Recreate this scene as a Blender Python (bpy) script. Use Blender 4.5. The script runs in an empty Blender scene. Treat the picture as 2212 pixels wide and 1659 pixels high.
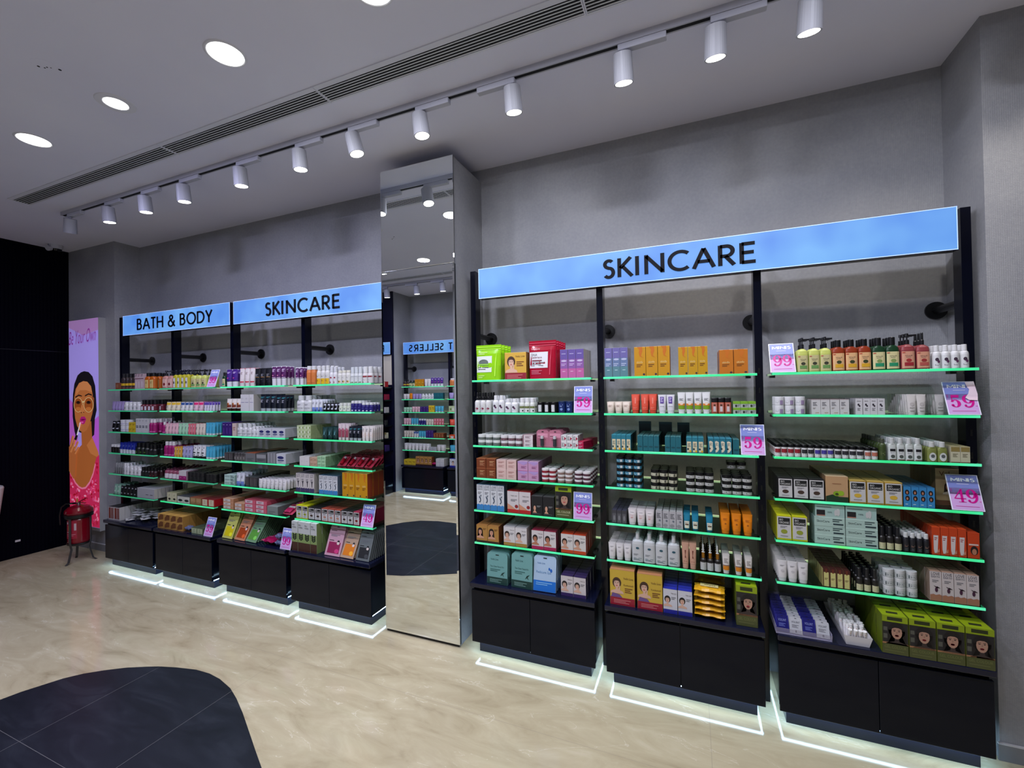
import bpy, math, random
from mathutils import Vector, Matrix
random.seed(7)
PI = math.pi
COL = bpy.context.scene.collection
SC = bpy.context.scene

# ------------------------------------------------------------------ camera
FPX = 946.258                                   # focal length in pixels of the 2212 px wide frame
CAM = (1.2637, -2.4284, 1.7068)
RX = (0.92551, 0.37833, -0.01714); UP = (0.01955, -0.00253, 0.99981); FW = (-0.37821, 0.92567, 0.00974)
cd = bpy.data.cameras.new('camera'); cam = bpy.data.objects.new('camera', cd); COL.objects.link(cam)
cd.sensor_fit = 'HORIZONTAL'; cd.sensor_width = 36.0; cd.lens = FPX * 36.0 / 2212.0; cd.clip_start = 0.02
cam.matrix_world = Matrix(((RX[0], UP[0], -FW[0], CAM[0]), (RX[1], UP[1], -FW[1], CAM[1]), (RX[2], UP[2], -FW[2], CAM[2]), (0, 0, 0, 1)))
SC.camera = cam
SC.view_settings.view_transform = 'Standard'; SC.view_settings.look = 'None'
SC.view_settings.exposure = -0.12; SC.view_settings.gamma = 1.0; SC.view_settings.use_curve_mapping = False
w = bpy.data.worlds.new('world'); SC.world = w; w.use_nodes = True
w.node_tree.nodes['Background'].inputs[0].default_value = (0.5, 0.55, 0.8, 1)
w.node_tree.nodes['Background'].inputs[1].default_value = 0.05

# light levels (watts) of the room's lamps
W_SPOT, W_SPOT_FAR, W_DOWN = 16.0, 25.0, 20.0
C_SPOT = (1.0, 0.94, 0.86); C_DOWN = (0.82, 0.85, 1.0); C_DOWN_LEFT = (0.62, 0.63, 1.0)

def px(p):
    d = [p[i] - CAM[i] for i in range(3)]
    a = sum(d[i] * RX[i] for i in range(3)); b = sum(d[i] * UP[i] for i in range(3)); c = sum(d[i] * FW[i] for i in range(3))
    return 1106 + FPX * a / c, 829.5 - FPX * b / c
def x_at(u, y, z):
    """world x of the point in plane (y, z) that the photograph shows in column u"""
    k = (u - 1106) / FPX; dy = y - CAM[1]; dz = z - CAM[2]
    return CAM[0] + (k * (FW[1] * dy + FW[2] * dz) - RX[1] * dy - RX[2] * dz) / (RX[0] - k * FW[0])
def vpm(x, y, z):
    return abs(px((x, y, z + .05))[1] - px((x, y, z - .05))[1]) / .1

# ------------------------------------------------------------------ materials
def lin(c):
    return tuple(((v / 255.0) / 12.92 if v <= 10 else ((v / 255.0 + .055) / 1.055) ** 2.4) for v in c)
MATS = {}
def mat(c, rough=.45, metal=0.0, emit=0.0, alpha=1.0, coat=0.0, spec=.5):
    k = (tuple(c), rough, metal, emit, alpha, coat, spec)
    if k in MATS: return MATS[k]
    m = bpy.data.materials.new('paint_%02x%02x%02x' % tuple(int(v) for v in c)); m.use_nodes = True
    b = m.node_tree.nodes['Principled BSDF']; L = lin(c)
    b.inputs['Base Color'].default_value = (*L, 1); b.inputs['Roughness'].default_value = rough
    b.inputs['Metallic'].default_value = metal; b.inputs['Specular IOR Level'].default_value = spec
    if coat: b.inputs['Coat Weight'].default_value = coat; b.inputs['Coat Roughness'].default_value = .05
    if emit:
        b.inputs['Emission Color'].default_value = (*L, 1); b.inputs['Emission Strength'].default_value = emit
    if alpha < 1: b.inputs['Alpha'].default_value = alpha
    MATS[k] = m; return m
def nodes(m): return m.node_tree.nodes, m.node_tree.links
def N(m, t, **kw):
    n = m.node_tree.nodes.new(t)
    for k, v in kw.items(): setattr(n, k, v)
    return n
def mth(m, op, a, b=None):
    n = N(m, 'ShaderNodeMath', operation=op)
    for i, v in enumerate((a, b)):
        if v is None: continue
        if isinstance(v, (int, float)): n.inputs[i].default_value = v
        else: m.node_tree.links.new(v, n.inputs[i])
    return n.outputs[0]
def ramp(m, fac, stops):
    r = N(m, 'ShaderNodeValToRGB'); m.node_tree.links.new(fac, r.inputs[0])
    e = r.color_ramp.elements
    while len(e) < len(stops): e.new(.5)
    for i, (p, c) in enumerate(stops): e[i].position = p; e[i].color = (*lin(c), 1)
    return r.outputs[0]
def wallpaper(name, c0, c1, pitch=.0075):
    m = bpy.data.materials.new(name); m.use_nodes = True; ns, lk = nodes(m); b = ns['Principled BSDF']
    g = N(m, 'ShaderNodeNewGeometry'); s = N(m, 'ShaderNodeSeparateXYZ'); lk.new(g.outputs['Position'], s.inputs[0])
    n = N(m, 'ShaderNodeTexNoise'); n.inputs['Scale'].default_value = 2.4; n.inputs['Detail'].default_value = 6; lk.new(g.outputs['Position'], n.inputs[0])
    n2 = N(m, 'ShaderNodeTexNoise'); n2.inputs['Scale'].default_value = 60; n2.inputs['Detail'].default_value = 3; lk.new(g.outputs['Position'], n2.inputs[0])
    mx = mth(m, 'ADD', mth(m, 'MULTIPLY', n.outputs[0], .7), mth(m, 'MULTIPLY', n2.outputs[0], .3))
    xy = mth(m, 'ADD', s.outputs[0], s.outputs[1])
    k = 2 * PI / pitch
    sx = mth(m, 'SINE', mth(m, 'MULTIPLY', xy, k)); sz = mth(m, 'SINE', mth(m, 'MULTIPLY', s.outputs[2], k))
    wv = mth(m, 'MULTIPLY', mth(m, 'MULTIPLY', mth(m, 'ADD', sx, 1.0), mth(m, 'ADD', sz, 1.0)), mth(m, 'ADD', mth(m, 'MULTIPLY', n2.outputs[0], 1.3), .3))
    c = ramp(m, mx, [(.3, c0), (.7, c1)])
    mul = N(m, 'ShaderNodeMixRGB', blend_type='MULTIPLY'); mul.inputs[0].default_value = .09; lk.new(c, mul.inputs[1])
    cc = ramp(m, mth(m, 'MULTIPLY', wv, .25), [(0, (150, 150, 150)), (.6, (255, 255, 255))]); lk.new(cc, mul.inputs[2])
    lk.new(mul.outputs[0], b.inputs['Base Color'])
    bp = N(m, 'ShaderNodeBump'); bp.inputs['Strength'].default_value = .25; bp.inputs['Distance'].default_value = .0008
    lk.new(wv, bp.inputs['Height']); lk.new(bp.outputs[0], b.inputs['Normal'])
    b.inputs['Roughness'].default_value = .55; return m
M_WALL = wallpaper('woven_wallpaper', (138, 139, 144), (164, 164, 165))
def ceilmat():
    m = bpy.data.materials.new('ceiling_paint'); m.use_nodes = True; ns, lk = nodes(m); b = ns['Principled BSDF']
    g = N(m, 'ShaderNodeNewGeometry'); n = N(m, 'ShaderNodeTexNoise'); n.inputs['Scale'].default_value = 1.3; n.inputs['Detail'].default_value = 5; lk.new(g.outputs['Position'], n.inputs[0])
    lk.new(ramp(m, n.outputs[0], [(.3, (226, 226, 244)), (.7, (233, 233, 248))]), b.inputs['Base Color']); b.inputs['Roughness'].default_value = .8; return m
def floormat(dark):
    m = bpy.data.materials.new('dark_slate_tile' if dark else 'beige_marble_tile'); m.use_nodes = True; ns, lk = nodes(m); b = ns['Principled BSDF']
    g = N(m, 'ShaderNodeNewGeometry'); mp = N(m, 'ShaderNodeMapping'); lk.new(g.outputs['Position'], mp.inputs[0]); mp.inputs['Rotation'].default_value = (0, 0, .35); mp.inputs['Scale'].default_value = (1.0, 3.2, 1)
    n1 = N(m, 'ShaderNodeTexNoise'); n1.inputs['Scale'].default_value = 2.2; n1.inputs['Detail'].default_value = 9; n1.inputs['Roughness'].default_value = .62; n1.inputs['Distortion'].default_value = .9; lk.new(mp.outputs[0], n1.inputs[0])
    n2 = N(m, 'ShaderNodeTexNoise'); n2.inputs['Scale'].default_value = 1.3; n2.inputs['Detail'].default_value = 8; n2.inputs['Distortion'].default_value = 1.6; lk.new(mp.outputs[0], n2.inputs[0])
    vein = mth(m, 'ABSOLUTE', mth(m, 'SUBTRACT', n2.outputs[0], .5))
    if dark:
        base = ramp(m, n1.outputs[0], [(.25, (19, 21, 27)), (.5, (28, 30, 38)), (.75, (42, 45, 53))])
    else:
        base = ramp(m, n1.outputs[0], [(.25, (142, 129, 101)), (.42, (170, 158, 128)), (.6, (182, 171, 141)), (.8, (195, 185, 158))])
        v = ramp(m, vein, [(0, (246, 241, 228)), (.006, (238, 231, 214)), (.02, (128, 128, 128))])
        f = mth(m, 'MULTIPLY', mth(m, 'MULTIPLY', mth(m, 'LESS_THAN', vein, .0035), mth(m, 'GREATER_THAN', n1.outputs[0], .52)), .22)
        mx = N(m, 'ShaderNodeMixRGB'); lk.new(f, mx.inputs[0]); lk.new(base, mx.inputs[1]); mx.inputs[2].default_value = (*lin((240, 234, 218)), 1); base = mx.outputs[0]
    s = N(m, 'ShaderNodeSeparateXYZ'); lk.new(g.outputs['Position'], s.inputs[0])
    def joint(o, off, per, wd):
        t = mth(m, 'FRACT', mth(m, 'DIVIDE', mth(m, 'SUBTRACT', o, off - per * 40), per))
        return mth(m, 'LESS_THAN', t, wd / per)
    j = mth(m, 'MAXIMUM', joint(s.outputs[0], -1.207, .643 if dark else 2.524, .0022), joint(s.outputs[1], -.367, .974, .0022))
    mj = N(m, 'ShaderNodeMixRGB'); lk.new(mth(m, 'MULTIPLY', j, .55), mj.inputs[0]); lk.new(base, mj.inputs[1])
    mj.inputs[2].default_value = (*lin((120, 118, 118) if dark else (140, 132, 118)), 1)
    lk.new(mj.outputs[0], b.inputs['Base Color'])
    b.inputs['Roughness'].default_value = .32 if dark else .10
    b.inputs['Specular IOR Level'].default_value = .35 if dark else .5
    return m
M_CEIL = ceilmat(); M_FLOOR = floormat(False); M_DARK = floormat(True)
NAVY = (9, 12, 34)
M_NAVY = mat((5, 7, 20), .16, spec=.35); M_NAVYM = mat((10, 13, 36), .4, spec=.3); M_CAB = mat((6, 11, 24), .10, spec=.22); M_PLINTH = mat((15, 24, 46), .3); M_CABT = mat((13, 17, 40), .12)
M_WHITE = mat((184, 184, 194), .45); M_BLK = mat((8, 8, 10), .4); M_GREY = mat((120, 122, 126), .4)
M_LED = mat((186, 226, 255), emit=22.0); M_LEDS = mat((255, 250, 205), emit=1.6)
M_MIRROR = mat((236, 240, 240), .0, 1.0); M_CHROME = mat((210, 214, 218), .12, 1.0)
M_LENS = mat((255, 252, 246), emit=9.0); M_DISC = mat((255, 255, 248), emit=7.0)
def navyribs():
    m = bpy.data.materials.new('navy_fluted_panel'); m.use_nodes = True; ns, lk = nodes(m); b = ns['Principled BSDF']
    b.inputs['Base Color'].default_value = (*lin((2, 2, 12)), 1); b.inputs['Roughness'].default_value = .7; b.inputs['Specular IOR Level'].default_value = .04
    g = N(m, 'ShaderNodeNewGeometry'); s = N(m, 'ShaderNodeSeparateXYZ'); lk.new(g.outputs['Position'], s.inputs[0])
    sx = mth(m, 'ABSOLUTE', mth(m, 'SINE', mth(m, 'MULTIPLY', mth(m, 'ADD', s.outputs[0], s.outputs[1]), PI / .03)))
    bp = N(m, 'ShaderNodeBump'); bp.inputs['Distance'].default_value = .004; bp.inputs['Strength'].default_value = .6; lk.new(sx, bp.inputs['Height']); lk.new(bp.outputs[0], b.inputs['Normal']); return m
M_RIBS = navyribs()
def signmat():
    m = bpy.data.materials.new('backlit_blue_acrylic'); m.use_nodes = True; ns, lk = nodes(m); b = ns['Principled BSDF']
    g = N(m, 'ShaderNodeNewGeometry'); n = N(m, 'ShaderNodeTexNoise'); n.inputs['Scale'].default_value = 3.2; n.inputs['Detail'].default_value = 2; lk.new(g.outputs['Position'], n.inputs[0])
    c = ramp(m, n.outputs[0], [(.35, (84, 142, 232)), (.68, (118, 180, 244))])
    lk.new(c, b.inputs['Emission Color']); b.inputs['Emission Strength'].default_value = 1.0; b.inputs['Base Color'].default_value = (.02, .04, .08, 1); b.inputs['Roughness'].default_value = .5; return m
M_SIGN = signmat(); M_SIGNRIM = mat((170, 195, 250), emit=.8)
def glass(name, tint, gloss=.12):
    m = bpy.data.materials.new(name); m.use_nodes = True; ns, lk = nodes(m); ns.remove(ns['Principled BSDF']); out = ns['Material Output']
    t = N(m, 'ShaderNodeBsdfTransparent'); t.inputs[0].default_value = (*tint, 1)
    gl = N(m, 'ShaderNodeBsdfGlossy'); gl.inputs['Roughness'].default_value = .03; gl.inputs[0].default_value = (.9, 1, .95, 1)
    fr = N(m, 'ShaderNodeFresnel'); fr.inputs[0].default_value = 1.45
    mx = N(m, 'ShaderNodeMixShader'); bf = N(m, 'ShaderNodeNewGeometry'); lk.new(mth(m, 'MULTIPLY', fr.outputs[0], mth(m, 'SUBTRACT', 1.0, bf.outputs['Backfacing'])), mx.inputs[0]); lk.new(t.outputs[0], mx.inputs[1]); lk.new(gl.outputs[0], mx.inputs[2]); lk.new(mx.outputs[0], out.inputs[0]); return m
M_GLASS = glass('shelf_glass', (.50, .63, .57)); M_CLEAR = glass('clear_plastic', (.93, .94, .96))
def edgemat():
    m = bpy.data.materials.new('lit_glass_edge'); m.use_nodes = True; ns, lk = nodes(m); b = ns['Principled BSDF']
    g = N(m, 'ShaderNodeNewGeometry'); n = N(m, 'ShaderNodeTexNoise'); n.inputs['Scale'].default_value = 5.0; n.inputs['Detail'].default_value = 2; lk.new(g.outputs['Position'], n.inputs[0])
    lk.new(ramp(m, n.outputs[0], [(.3, (20, 215, 105)), (.5, (60, 228, 150)), (.62, (90, 236, 176)), (.78, (110, 240, 90))]), b.inputs['Emission Color'])
    b.inputs['Emission Strength'].default_value = .9; b.inputs['Base Color'].default_value = (.05, .3, .18, 1); b.inputs['Roughness'].default_value = .2; return m
M_EDGE = edgemat()
def edgedim():
    m = M_EDGE.copy(); m.name = 'dim_glass_edge'; m.node_tree.nodes['Principled BSDF'].inputs['Emission Strength'].default_value = .28; return m
M_EDGE2 = edgedim()

# ------------------------------------------------------------------ mesh builder
class MB:
    def __init__(s): s.v = []; s.f = []; s.m = []; s.sm = []; s.mats = []
    def mi(s, m):
        if m not in s.mats: s.mats.append(m)
        return s.mats.index(m)
    def poly(s, pts, m, smooth=False):
        i = len(s.v); s.v += [tuple(p) for p in pts]; s.f.append(tuple(range(i, i + len(pts)))); s.m.append(s.mi(m)); s.sm.append(smooth)
    def box(s, x0, y0, z0, x1, y1, z1, m, mt=None, mf=None):
        a = [(x0, y0, z0), (x1, y0, z0), (x1, y1, z0), (x0, y1, z0), (x0, y0, z1), (x1, y0, z1), (x1, y1, z1), (x0, y1, z1)]
        i = len(s.v); s.v += a
        for f, mm in (((3, 2, 1, 0), m), ((4, 5, 6, 7), mt or m), ((0, 1, 5, 4), mf or m), ((1, 2, 6, 5), m), ((2, 3, 7, 6), m), ((3, 0, 4, 7), m)):
            s.f.append(tuple(i + k for k in f)); s.m.append(s.mi(mm)); s.sm.append(False)
    def bbox(s, x0, y0, z0, x1, y1, z1, m, r=.004):
        """box with chamfered vertical and horizontal edges"""
        def ring(z, q): return [(x0 + q + r * 0, y0 + r, z), (x0 + r, y0 + q, z), (x1 - r, y0 + q, z), (x1 - q, y0 + r, z), (x1 - q, y1 - r, z), (x1 - r, y1 - q, z), (x0 + r, y1 - q, z), (x0 + q, y1 - r, z)]
        R = [ring(z0, r * .7), ring(z0 + r, 0), ring(z1 - r, 0), ring(z1, r * .7)]
        for a, b in zip(R, R[1:]):
            for k in range(8): s.poly([a[k], a[(k + 1) % 8], b[(k + 1) % 8], b[k]], m)
        s.poly(R[-1], m); s.poly(R[0][::-1], m)
    def prism(s, pts, y0, y1, m, mf=None):
        """pts (x,z) outline pushed from y0 (front) to y1"""
        s.poly([(x, y0, z) for x, z in pts], mf or m); s.poly([(x, y1, z) for x, z in pts][::-1], m)
        n = len(pts)
        for k in range(n):
            a, b = pts[k], pts[(k + 1) % n]
            s.poly([(b[0], y0, b[1]), (a[0], y0, a[1]), (a[0], y1, a[1]), (b[0], y1, b[1])], m)
    def slab(s, pts, z0, z1, m):
        s.poly([(x, y, z1) for x, y in pts], m); s.poly([(x, y, z0) for x, y in pts][::-1], m); n = len(pts)
        for k in range(n):
            a, b = pts[k], pts[(k + 1) % n]; s.poly([(a[0], a[1], z0), (b[0], b[1], z0), (b[0], b[1], z1), (a[0], a[1], z1)], m)
    def tube(s, p, q, r, m, n=12, r2=None, cap=True):
        p = Vector(p); q = Vector(q); d = (q - p).normalized(); a = d.orthogonal().normalized(); b = d.cross(a); r2 = r if r2 is None else r2
        A = [p + (a * math.cos(2 * PI * k / n) + b * math.sin(2 * PI * k / n)) * r for k in range(n)]
        B = [q + (a * math.cos(2 * PI * k / n) + b * math.sin(2 * PI * k / n)) * r2 for k in range(n)]
        for k in range(n): s.poly([A[k], A[(k + 1) % n], B[(k + 1) % n], B[k]], m, True)
        if cap: s.poly(A[::-1], m); s.poly(B, m)
    def path(s, pts, r, m, n=8):
        for a, b in zip(pts, pts[1:]): s.tube(a, b, r, m, n)
    def loft(s, prof, m, n=20, cx=0, cy=0, cap=True, mtop=None):
        """prof: list of (z, a, b, exponent[, material]); one band of faces between neighbours"""
        def ring(p):
            z, a, b, e = p[:4]; o = []
            for k in range(n):
                t = 2 * PI * (k + .5) / n; c = math.cos(t); q = math.sin(t)
                o.append((cx + a * math.copysign(abs(c) ** (2 / e), c), cy + b * math.copysign(abs(q) ** (2 / e), q), z))
            return o
        for p, q in zip(prof, prof[1:]):
            A = ring(p); B = ring(q); mm = p[4] if len(p) > 4 else m
            i = len(s.v); s.v += A + B
            for k in range(n):
                k2 = (k + 1) % n; s.f.append((i + k, i + k2, i + n + k2, i + n + k)); s.m.append(s.mi(mm)); s.sm.append(True)
        if cap:
            s.poly(ring(prof[0])[::-1], m); s.poly(ring(prof[-1]), mtop or m)
    def mesh(s, name):
        me = bpy.data.meshes.new(name); me.from_pydata(s.v, [], s.f)
        for mm in s.mats: me.materials.append(mm)
        me.polygons.foreach_set('material_index', s.m); me.polygons.foreach_set('use_smooth', s.sm); me.update(); return me
    def obj(s, name, parent=None, loc=(0, 0, 0), rot=(0, 0, 0)):
        o = bpy.data.objects.new(name, s.mesh(name)); COL.objects.link(o); o.location = loc; o.rotation_euler = rot
        if parent: o.parent = parent
        return o
def tag(o, label, cat, group=None):
    o['label'] = label; o['category'] = cat
    if group: o['group'] = group
    return o
def empty(name, loc=(0, 0, 0), rz=0):
    o = bpy.data.objects.new(name, None); COL.objects.link(o); o.location = loc; o.rotation_euler = (0, 0, rz); o.empty_display_size = .05; return o
def struct(o): o['kind'] = 'structure'; return o
def boxobj(name, b, m, parent=None, **k):
    q = MB(); q.box(*b, m, **k); return q.obj(name, parent)

# ------------------------------------------------------------------ lettering made of strokes
def arc(cx, cy, rx, ry, a0, a1, n=14):
    return [(cx + rx * math.cos(math.radians(a0 + (a1 - a0) * k / n)), cy + ry * math.sin(math.radians(a0 + (a1 - a0) * k / n))) for k in range(n + 1)]
GL = {  # letter: (advance, strokes) on a cap height of 1
 'S': (.56, [arc(.27, .745, .175, .19, 35, 270, 14) [:-1] + [(.27, .555)][:0] + arc(.27, .29, .2, .245, 90, -145, 14)]),
 'K': (.66, [[(.06, 0), (.06, 1)], [(.56, 1), (.1, .47)], [(.2, .56), (.62, 0)]]),
 'I': (.27, [[(.06, 0), (.06, 1)]]),
 'N': (.86, [[(.06, 0), (.06, .99)], [(.06, .93), (.74, .07)], [(.74, .01), (.74, 1)]]),
 'C': (.88, [arc(.5, .5, .45, .455, 48, 312, 24)]),
 'A': (.86, [[(.02, 0), (.41, .97)], [(.41, .97), (.8, 0)], [(.17, .33), (.65, .33)]]),
 'R': (.68, [[(.06, 0), (.06, 1)], [(.06, .94), (.3, .94)] + arc(.3, .7, .23, .24, 80, -90, 10) + [(.06, .46)], [(.26, .46), (.58, 0)]]),
 'E': (.62, [[(.06, 0), (.06, 1)], [(.06, .94), (.54, .94)], [(.06, .52), (.5, .52)], [(.06, .06), (.56, .06)]]),
 'F': (.56, [[(.06, 0), (.06, 1)], [(.06, .94), (.52, .94)], [(.06, .5), (.48, .5)]]),
 'B': (.66, [[(.06, 0), (.06, 1)], [(.06, .94), (.28, .94)] + arc(.28, .745, .19, .195, 80, -90, 8) + [(.06, .55)], [(.28, .55)] + arc(.3, .305, .24, .245, 85, -90, 10) + [(.06, .06)]]),
 'T': (.62, [[(.29, 0), (.29, .94)], [(.02, .94), (.56, .94)]]),
 'H': (.8, [[(.06, 0), (.06, 1)], [(.68, 0), (.68, 1)], [(.06, .52), (.68, .52)]]),
 'O': (1.02, [arc(.49, .5, .445, .455, 0, 360, 32)]),
 'D': (.82, [[(.06, 0), (.06, 1)], [(.06, .94), (.28, .94)] + arc(.28, .5, .45, .44, 88, -88, 18) + [(.06, .06)]]),
 'Y': (.68, [[(.33, 0), (.33, .46)], [(.02, 1), (.33, .44)], [(.64, 1), (.33, .44)]]),
 'L': (.56, [[(.06, 0), (.06, 1)], [(.06, .06), (.5, .06)]]),
 'G': (.9, [arc(.5, .5, .45, .455, 48, 350, 24), [(.93, .42), (.56, .42)]]),
 'M': (.98, [[(.06, 0), (.1, 1)], [(.1, .95), (.45, .2)], [(.45, .2), (.8, .95)], [(.8, 1), (.86, 0)]]),
 '&': (.86, [[(.78, 0), (.28, .62)] + arc(.37, .78, .165, .165, 215, -60, 12) + arc(.33, .27, .27, .25, 110, 300, 12) + [(.62, .2), (.74, .5)]]),
 ' ': (.3, []),
}
def stroke_quads(pts, wd):
    q = []
    n = len(pts); L = []; R = []
    for i, (x, y) in enumerate(pts):
        a = pts[max(0, i - 1)]; b = pts[min(n - 1, i + 1)]
        if pts[0] == pts[-1] or (abs(pts[0][0] - pts[-1][0]) < 1e-6 and abs(pts[0][1] - pts[-1][1]) < 1e-6):
            a = pts[(i - 1) % (n - 1)] if i < n - 1 else pts[n - 2]; b = pts[(i + 1) % (n - 1)]
        dx, dy = b[0] - a[0], b[1] - a[1]; l = math.hypot(dx, dy) or 1; h = (wd[i] if isinstance(wd, list) else wd) / 2
        # sharpen width at corners
        L.append((x - dy / l * h, y + dx / l * h)); R.append((x + dy / l * h, y - dx / l * h))
    for i in range(n - 1): q.append([R[i], R[i + 1], L[i + 1], L[i]])
    return q
def letters(b, text, x0, x1, z0, h, y, m, depth=.004, wd=.125, flip=1):
    W = sum(GL[c][0] for c in text) - .1
    sx = min(h * 1.17, (x1 - x0) / W); gap = ((x1 - x0) - W * sx) / (len(text) - 1) / sx; x = 0
    for c in text:
        for st in GL[c][1]:
            for q in stroke_quads(st, wd):
                P = [(x0 + (x + u) * sx, z0 + v * h) for u, v in q]
                b.prism(P, y - depth, y, m)
        x += GL[c][0] + gap
# price digits: bold with thick and thin strokes
def ring_quads(cx, cy, rx, ry, qx, qy, a0=0, a1=360, n=28, ix=0):
    o = []
    for k in range(n):
        t = [math.radians(a0 + (a1 - a0) * (k + j) / n) for j in (0, 1)]
        o.append([(cx + rx * math.cos(t[0]), cy + ry * math.sin(t[0])), (cx + rx * math.cos(t[1]), cy + ry * math.sin(t[1])), (cx + ix + qx * math.cos(t[1]), cy + qy * math.sin(t[1])), (cx + ix + qx * math.cos(t[0]), cy + qy * math.sin(t[0]))])
    return o
def disc(cx, cy, r, n=14): return [[(cx + r * math.cos(2 * PI * k / n), cy + r * math.sin(2 * PI * k / n)) for k in range(n)]]
def digit(c):
    if c == '9': return ring_quads(.33, .66, .33, .34, .13, .29) + stroke_quads(arc(.30, .46, .33, .44, 35, -125, 16), [.20 - .008 * k for k in range(17)]) + disc(.14, .14, .085)
    if c == '5': return [[(.08, .78), (.56, .78), (.6, 1), (.1, 1)], [(.08, .42), (.13, .42), (.16, .8), (.1, .8)]] + ring_quads(.3, .31, .33, .31, .12, .26, 150, -150, 26) + disc(.12, .17, .095)
    if c == '4': return [[(.40, 0), (.56, 0), (.56, 1), (.40, .86)], [(.24, 0), (.7, 0), (.7, .035), (.24, .035)], [(.0, .24), (.72, .24), (.72, .31), (.0, .31)], [(.0, .29), (.07, .29), (.56, .99), (.46, .99)]]
    return []
TXT = {}
def text_tris(s):
    if s in TXT: return TXT[s]
    c = bpy.data.curves.new('text', 'FONT'); c.body = s; c.resolution_u = 2; c.fill_mode = 'FRONT'
    o = bpy.data.objects.new('text', c); me = bpy.data.meshes.new_from_object(o)
    P = [[(me.vertices[i].co.x, me.vertices[i].co.y) for i in f.vertices] for f in me.polygons]
    bpy.data.objects.remove(o); bpy.data.curves.remove(c); bpy.data.meshes.remove(me)
    xs = [p[0] for f in P for p in f] or [0, 1]; ys = [p[1] for f in P for p in f] or [0, 1]
    x0, x1, y0, y1 = min(xs), max(xs), min(ys), max(ys)
    TXT[s] = ([[((x - x0) / (x1 - x0), (y - y0) / (y1 - y0)) for x, y in f] for f in P], (x1 - x0) / (y1 - y0)); return TXT[s]

# ------------------------------------------------------------------ flat artwork on a front face
# shape lists in unit coordinates of the front: r rect, e ellipse, p polygon, t text, g grey lines of small print, f portrait
def art(b, shapes, mp, asp, eps=.0004, rough=.45, sub=1):
    """mp(u, v, e) -> point on the surface lifted by e; asp = width / height"""
    lay = 0
    def put(poly, c, l):
        b.poly([mp(min(.995, max(.005, u)), min(1.0, max(.004, v)), eps * (1 + l * .35)) for u, v in poly], mat(c, rough) if isinstance(c, tuple) else c)
    def ell(cx, cy, rx, ry, c, l, n=14, a0=0, a1=360): put([(cx + rx * math.cos(math.radians(a0 + (a1 - a0) * k / n)), cy + ry * math.sin(math.radians(a0 + (a1 - a0) * k / n))) for k in range(n if a1 - a0 == 360 else n + 1)], c, l)
    for s in shapes:
        lay += 1; k = s[0]
        if k == 'r':
            _, x0, y0, x1, y1, c = s
            for j in range(sub):
                a = x0 + (x1 - x0) * j / sub; e = x0 + (x1 - x0) * (j + 1) / sub; put([(a, y0), (e, y0), (e, y1), (a, y1)], c, lay)
        elif k == 'e': ell(s[1], s[2], s[3], s[4], s[5], lay)
        elif k == 'p': put(s[1], s[2], lay)
        elif k == 't':
            _, tx, x0, x1, y0, y1, c = s
            P, a = text_tris(tx)
            for f in P: put([(x0 + u * (x1 - x0), y0 + v * (y1 - y0)) for u, v in f], c, lay)
        elif k == 'g':
            _, x0, x1, y1, n, dy, c = s
            for j in range(n):
                xe = x0 + (x1 - x0) * (.65 + .35 * ((j * 7 + 3) % 5) / 4); put([(x0, y1 - j * dy - dy * .45), (xe, y1 - j * dy - dy * .45), (xe, y1 - j * dy), (x0, y1 - j * dy)], c, lay)
        elif k == 'f':
            _, cx, cy, r, skin, hair, kind, top = s; ry = r * asp * 1.3
            dk = tuple(int(v * .35) for v in skin)
            ell(cx, cy + ry * .25, r * 1.3, ry * 1.2, hair, lay)
            if kind == 'long': put([(cx - r * 1.25, cy + ry * .3), (cx - r * 1.5, cy - ry * 1.9), (cx - r * .3, cy - ry * 1.9), (cx, cy + ry), (cx + r * .3, cy - ry * 1.9), (cx + r * 1.5, cy - ry * 1.9), (cx + r * 1.25, cy + ry * .3)], hair, lay)
            put([(cx - r * 1.9, cy - ry * 2.2), (cx - r * 1.6, cy - ry * 1.65), (cx - r * .35, cy - ry * 1.3), (cx - r * .3, cy - ry * .6), (cx + r * .3, cy - ry * .6), (cx + r * .4, cy - ry * 1.3), (cx + r * 1.7, cy - ry * 1.65), (cx + r * 2, cy - ry * 2.2)], top or skin, lay + 1)
            ell(cx, cy, r * .82, ry * .98, skin, lay + 2)
            put([(cx - r * .9, cy + ry * .45), (cx - r * .5, cy + ry * 1.05), (cx + r * .5, cy + ry * 1.05), (cx + r * .9, cy + ry * .45), (cx + r * .3, cy + ry * .68), (cx - r * .3, cy + ry * .68)], hair, lay + 3)
            for e in (-1, 1): ell(cx + e * r * .36, cy + ry * .2, r * .17, ry * .07, dk, lay + 3, 8); put([(cx + e * r * .15, cy + ry * .36), (cx + e * r * .6, cy + ry * .34), (cx + e * r * .6, cy + ry * .4), (cx + e * r * .15, cy + ry * .43)], dk, lay + 3)
            put([(cx - r * .1, cy - ry * .12), (cx + r * .14, cy - ry * .12), (cx + r * .03, cy + ry * .2)], tuple(int(v * .85) for v in skin), lay + 3)
            ell(cx, cy - ry * .42, r * .3, ry * .1, (170, 50, 60), lay + 3, 10)
            if kind == 'hand': put([(cx + r * .2, cy - ry * 2.2), (cx + r * .5, cy - ry * 1.2), (cx + r * .75, cy - ry * .4), (cx + r * 1.0, cy - ry * .5), (cx + r * .95, cy - ry * 1.3), (cx + r * .9, cy - ry * 2.2)], skin, lay + 4)
W_ = (235, 235, 236); K_ = (18, 18, 20); G_ = (120, 120, 124)

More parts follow.
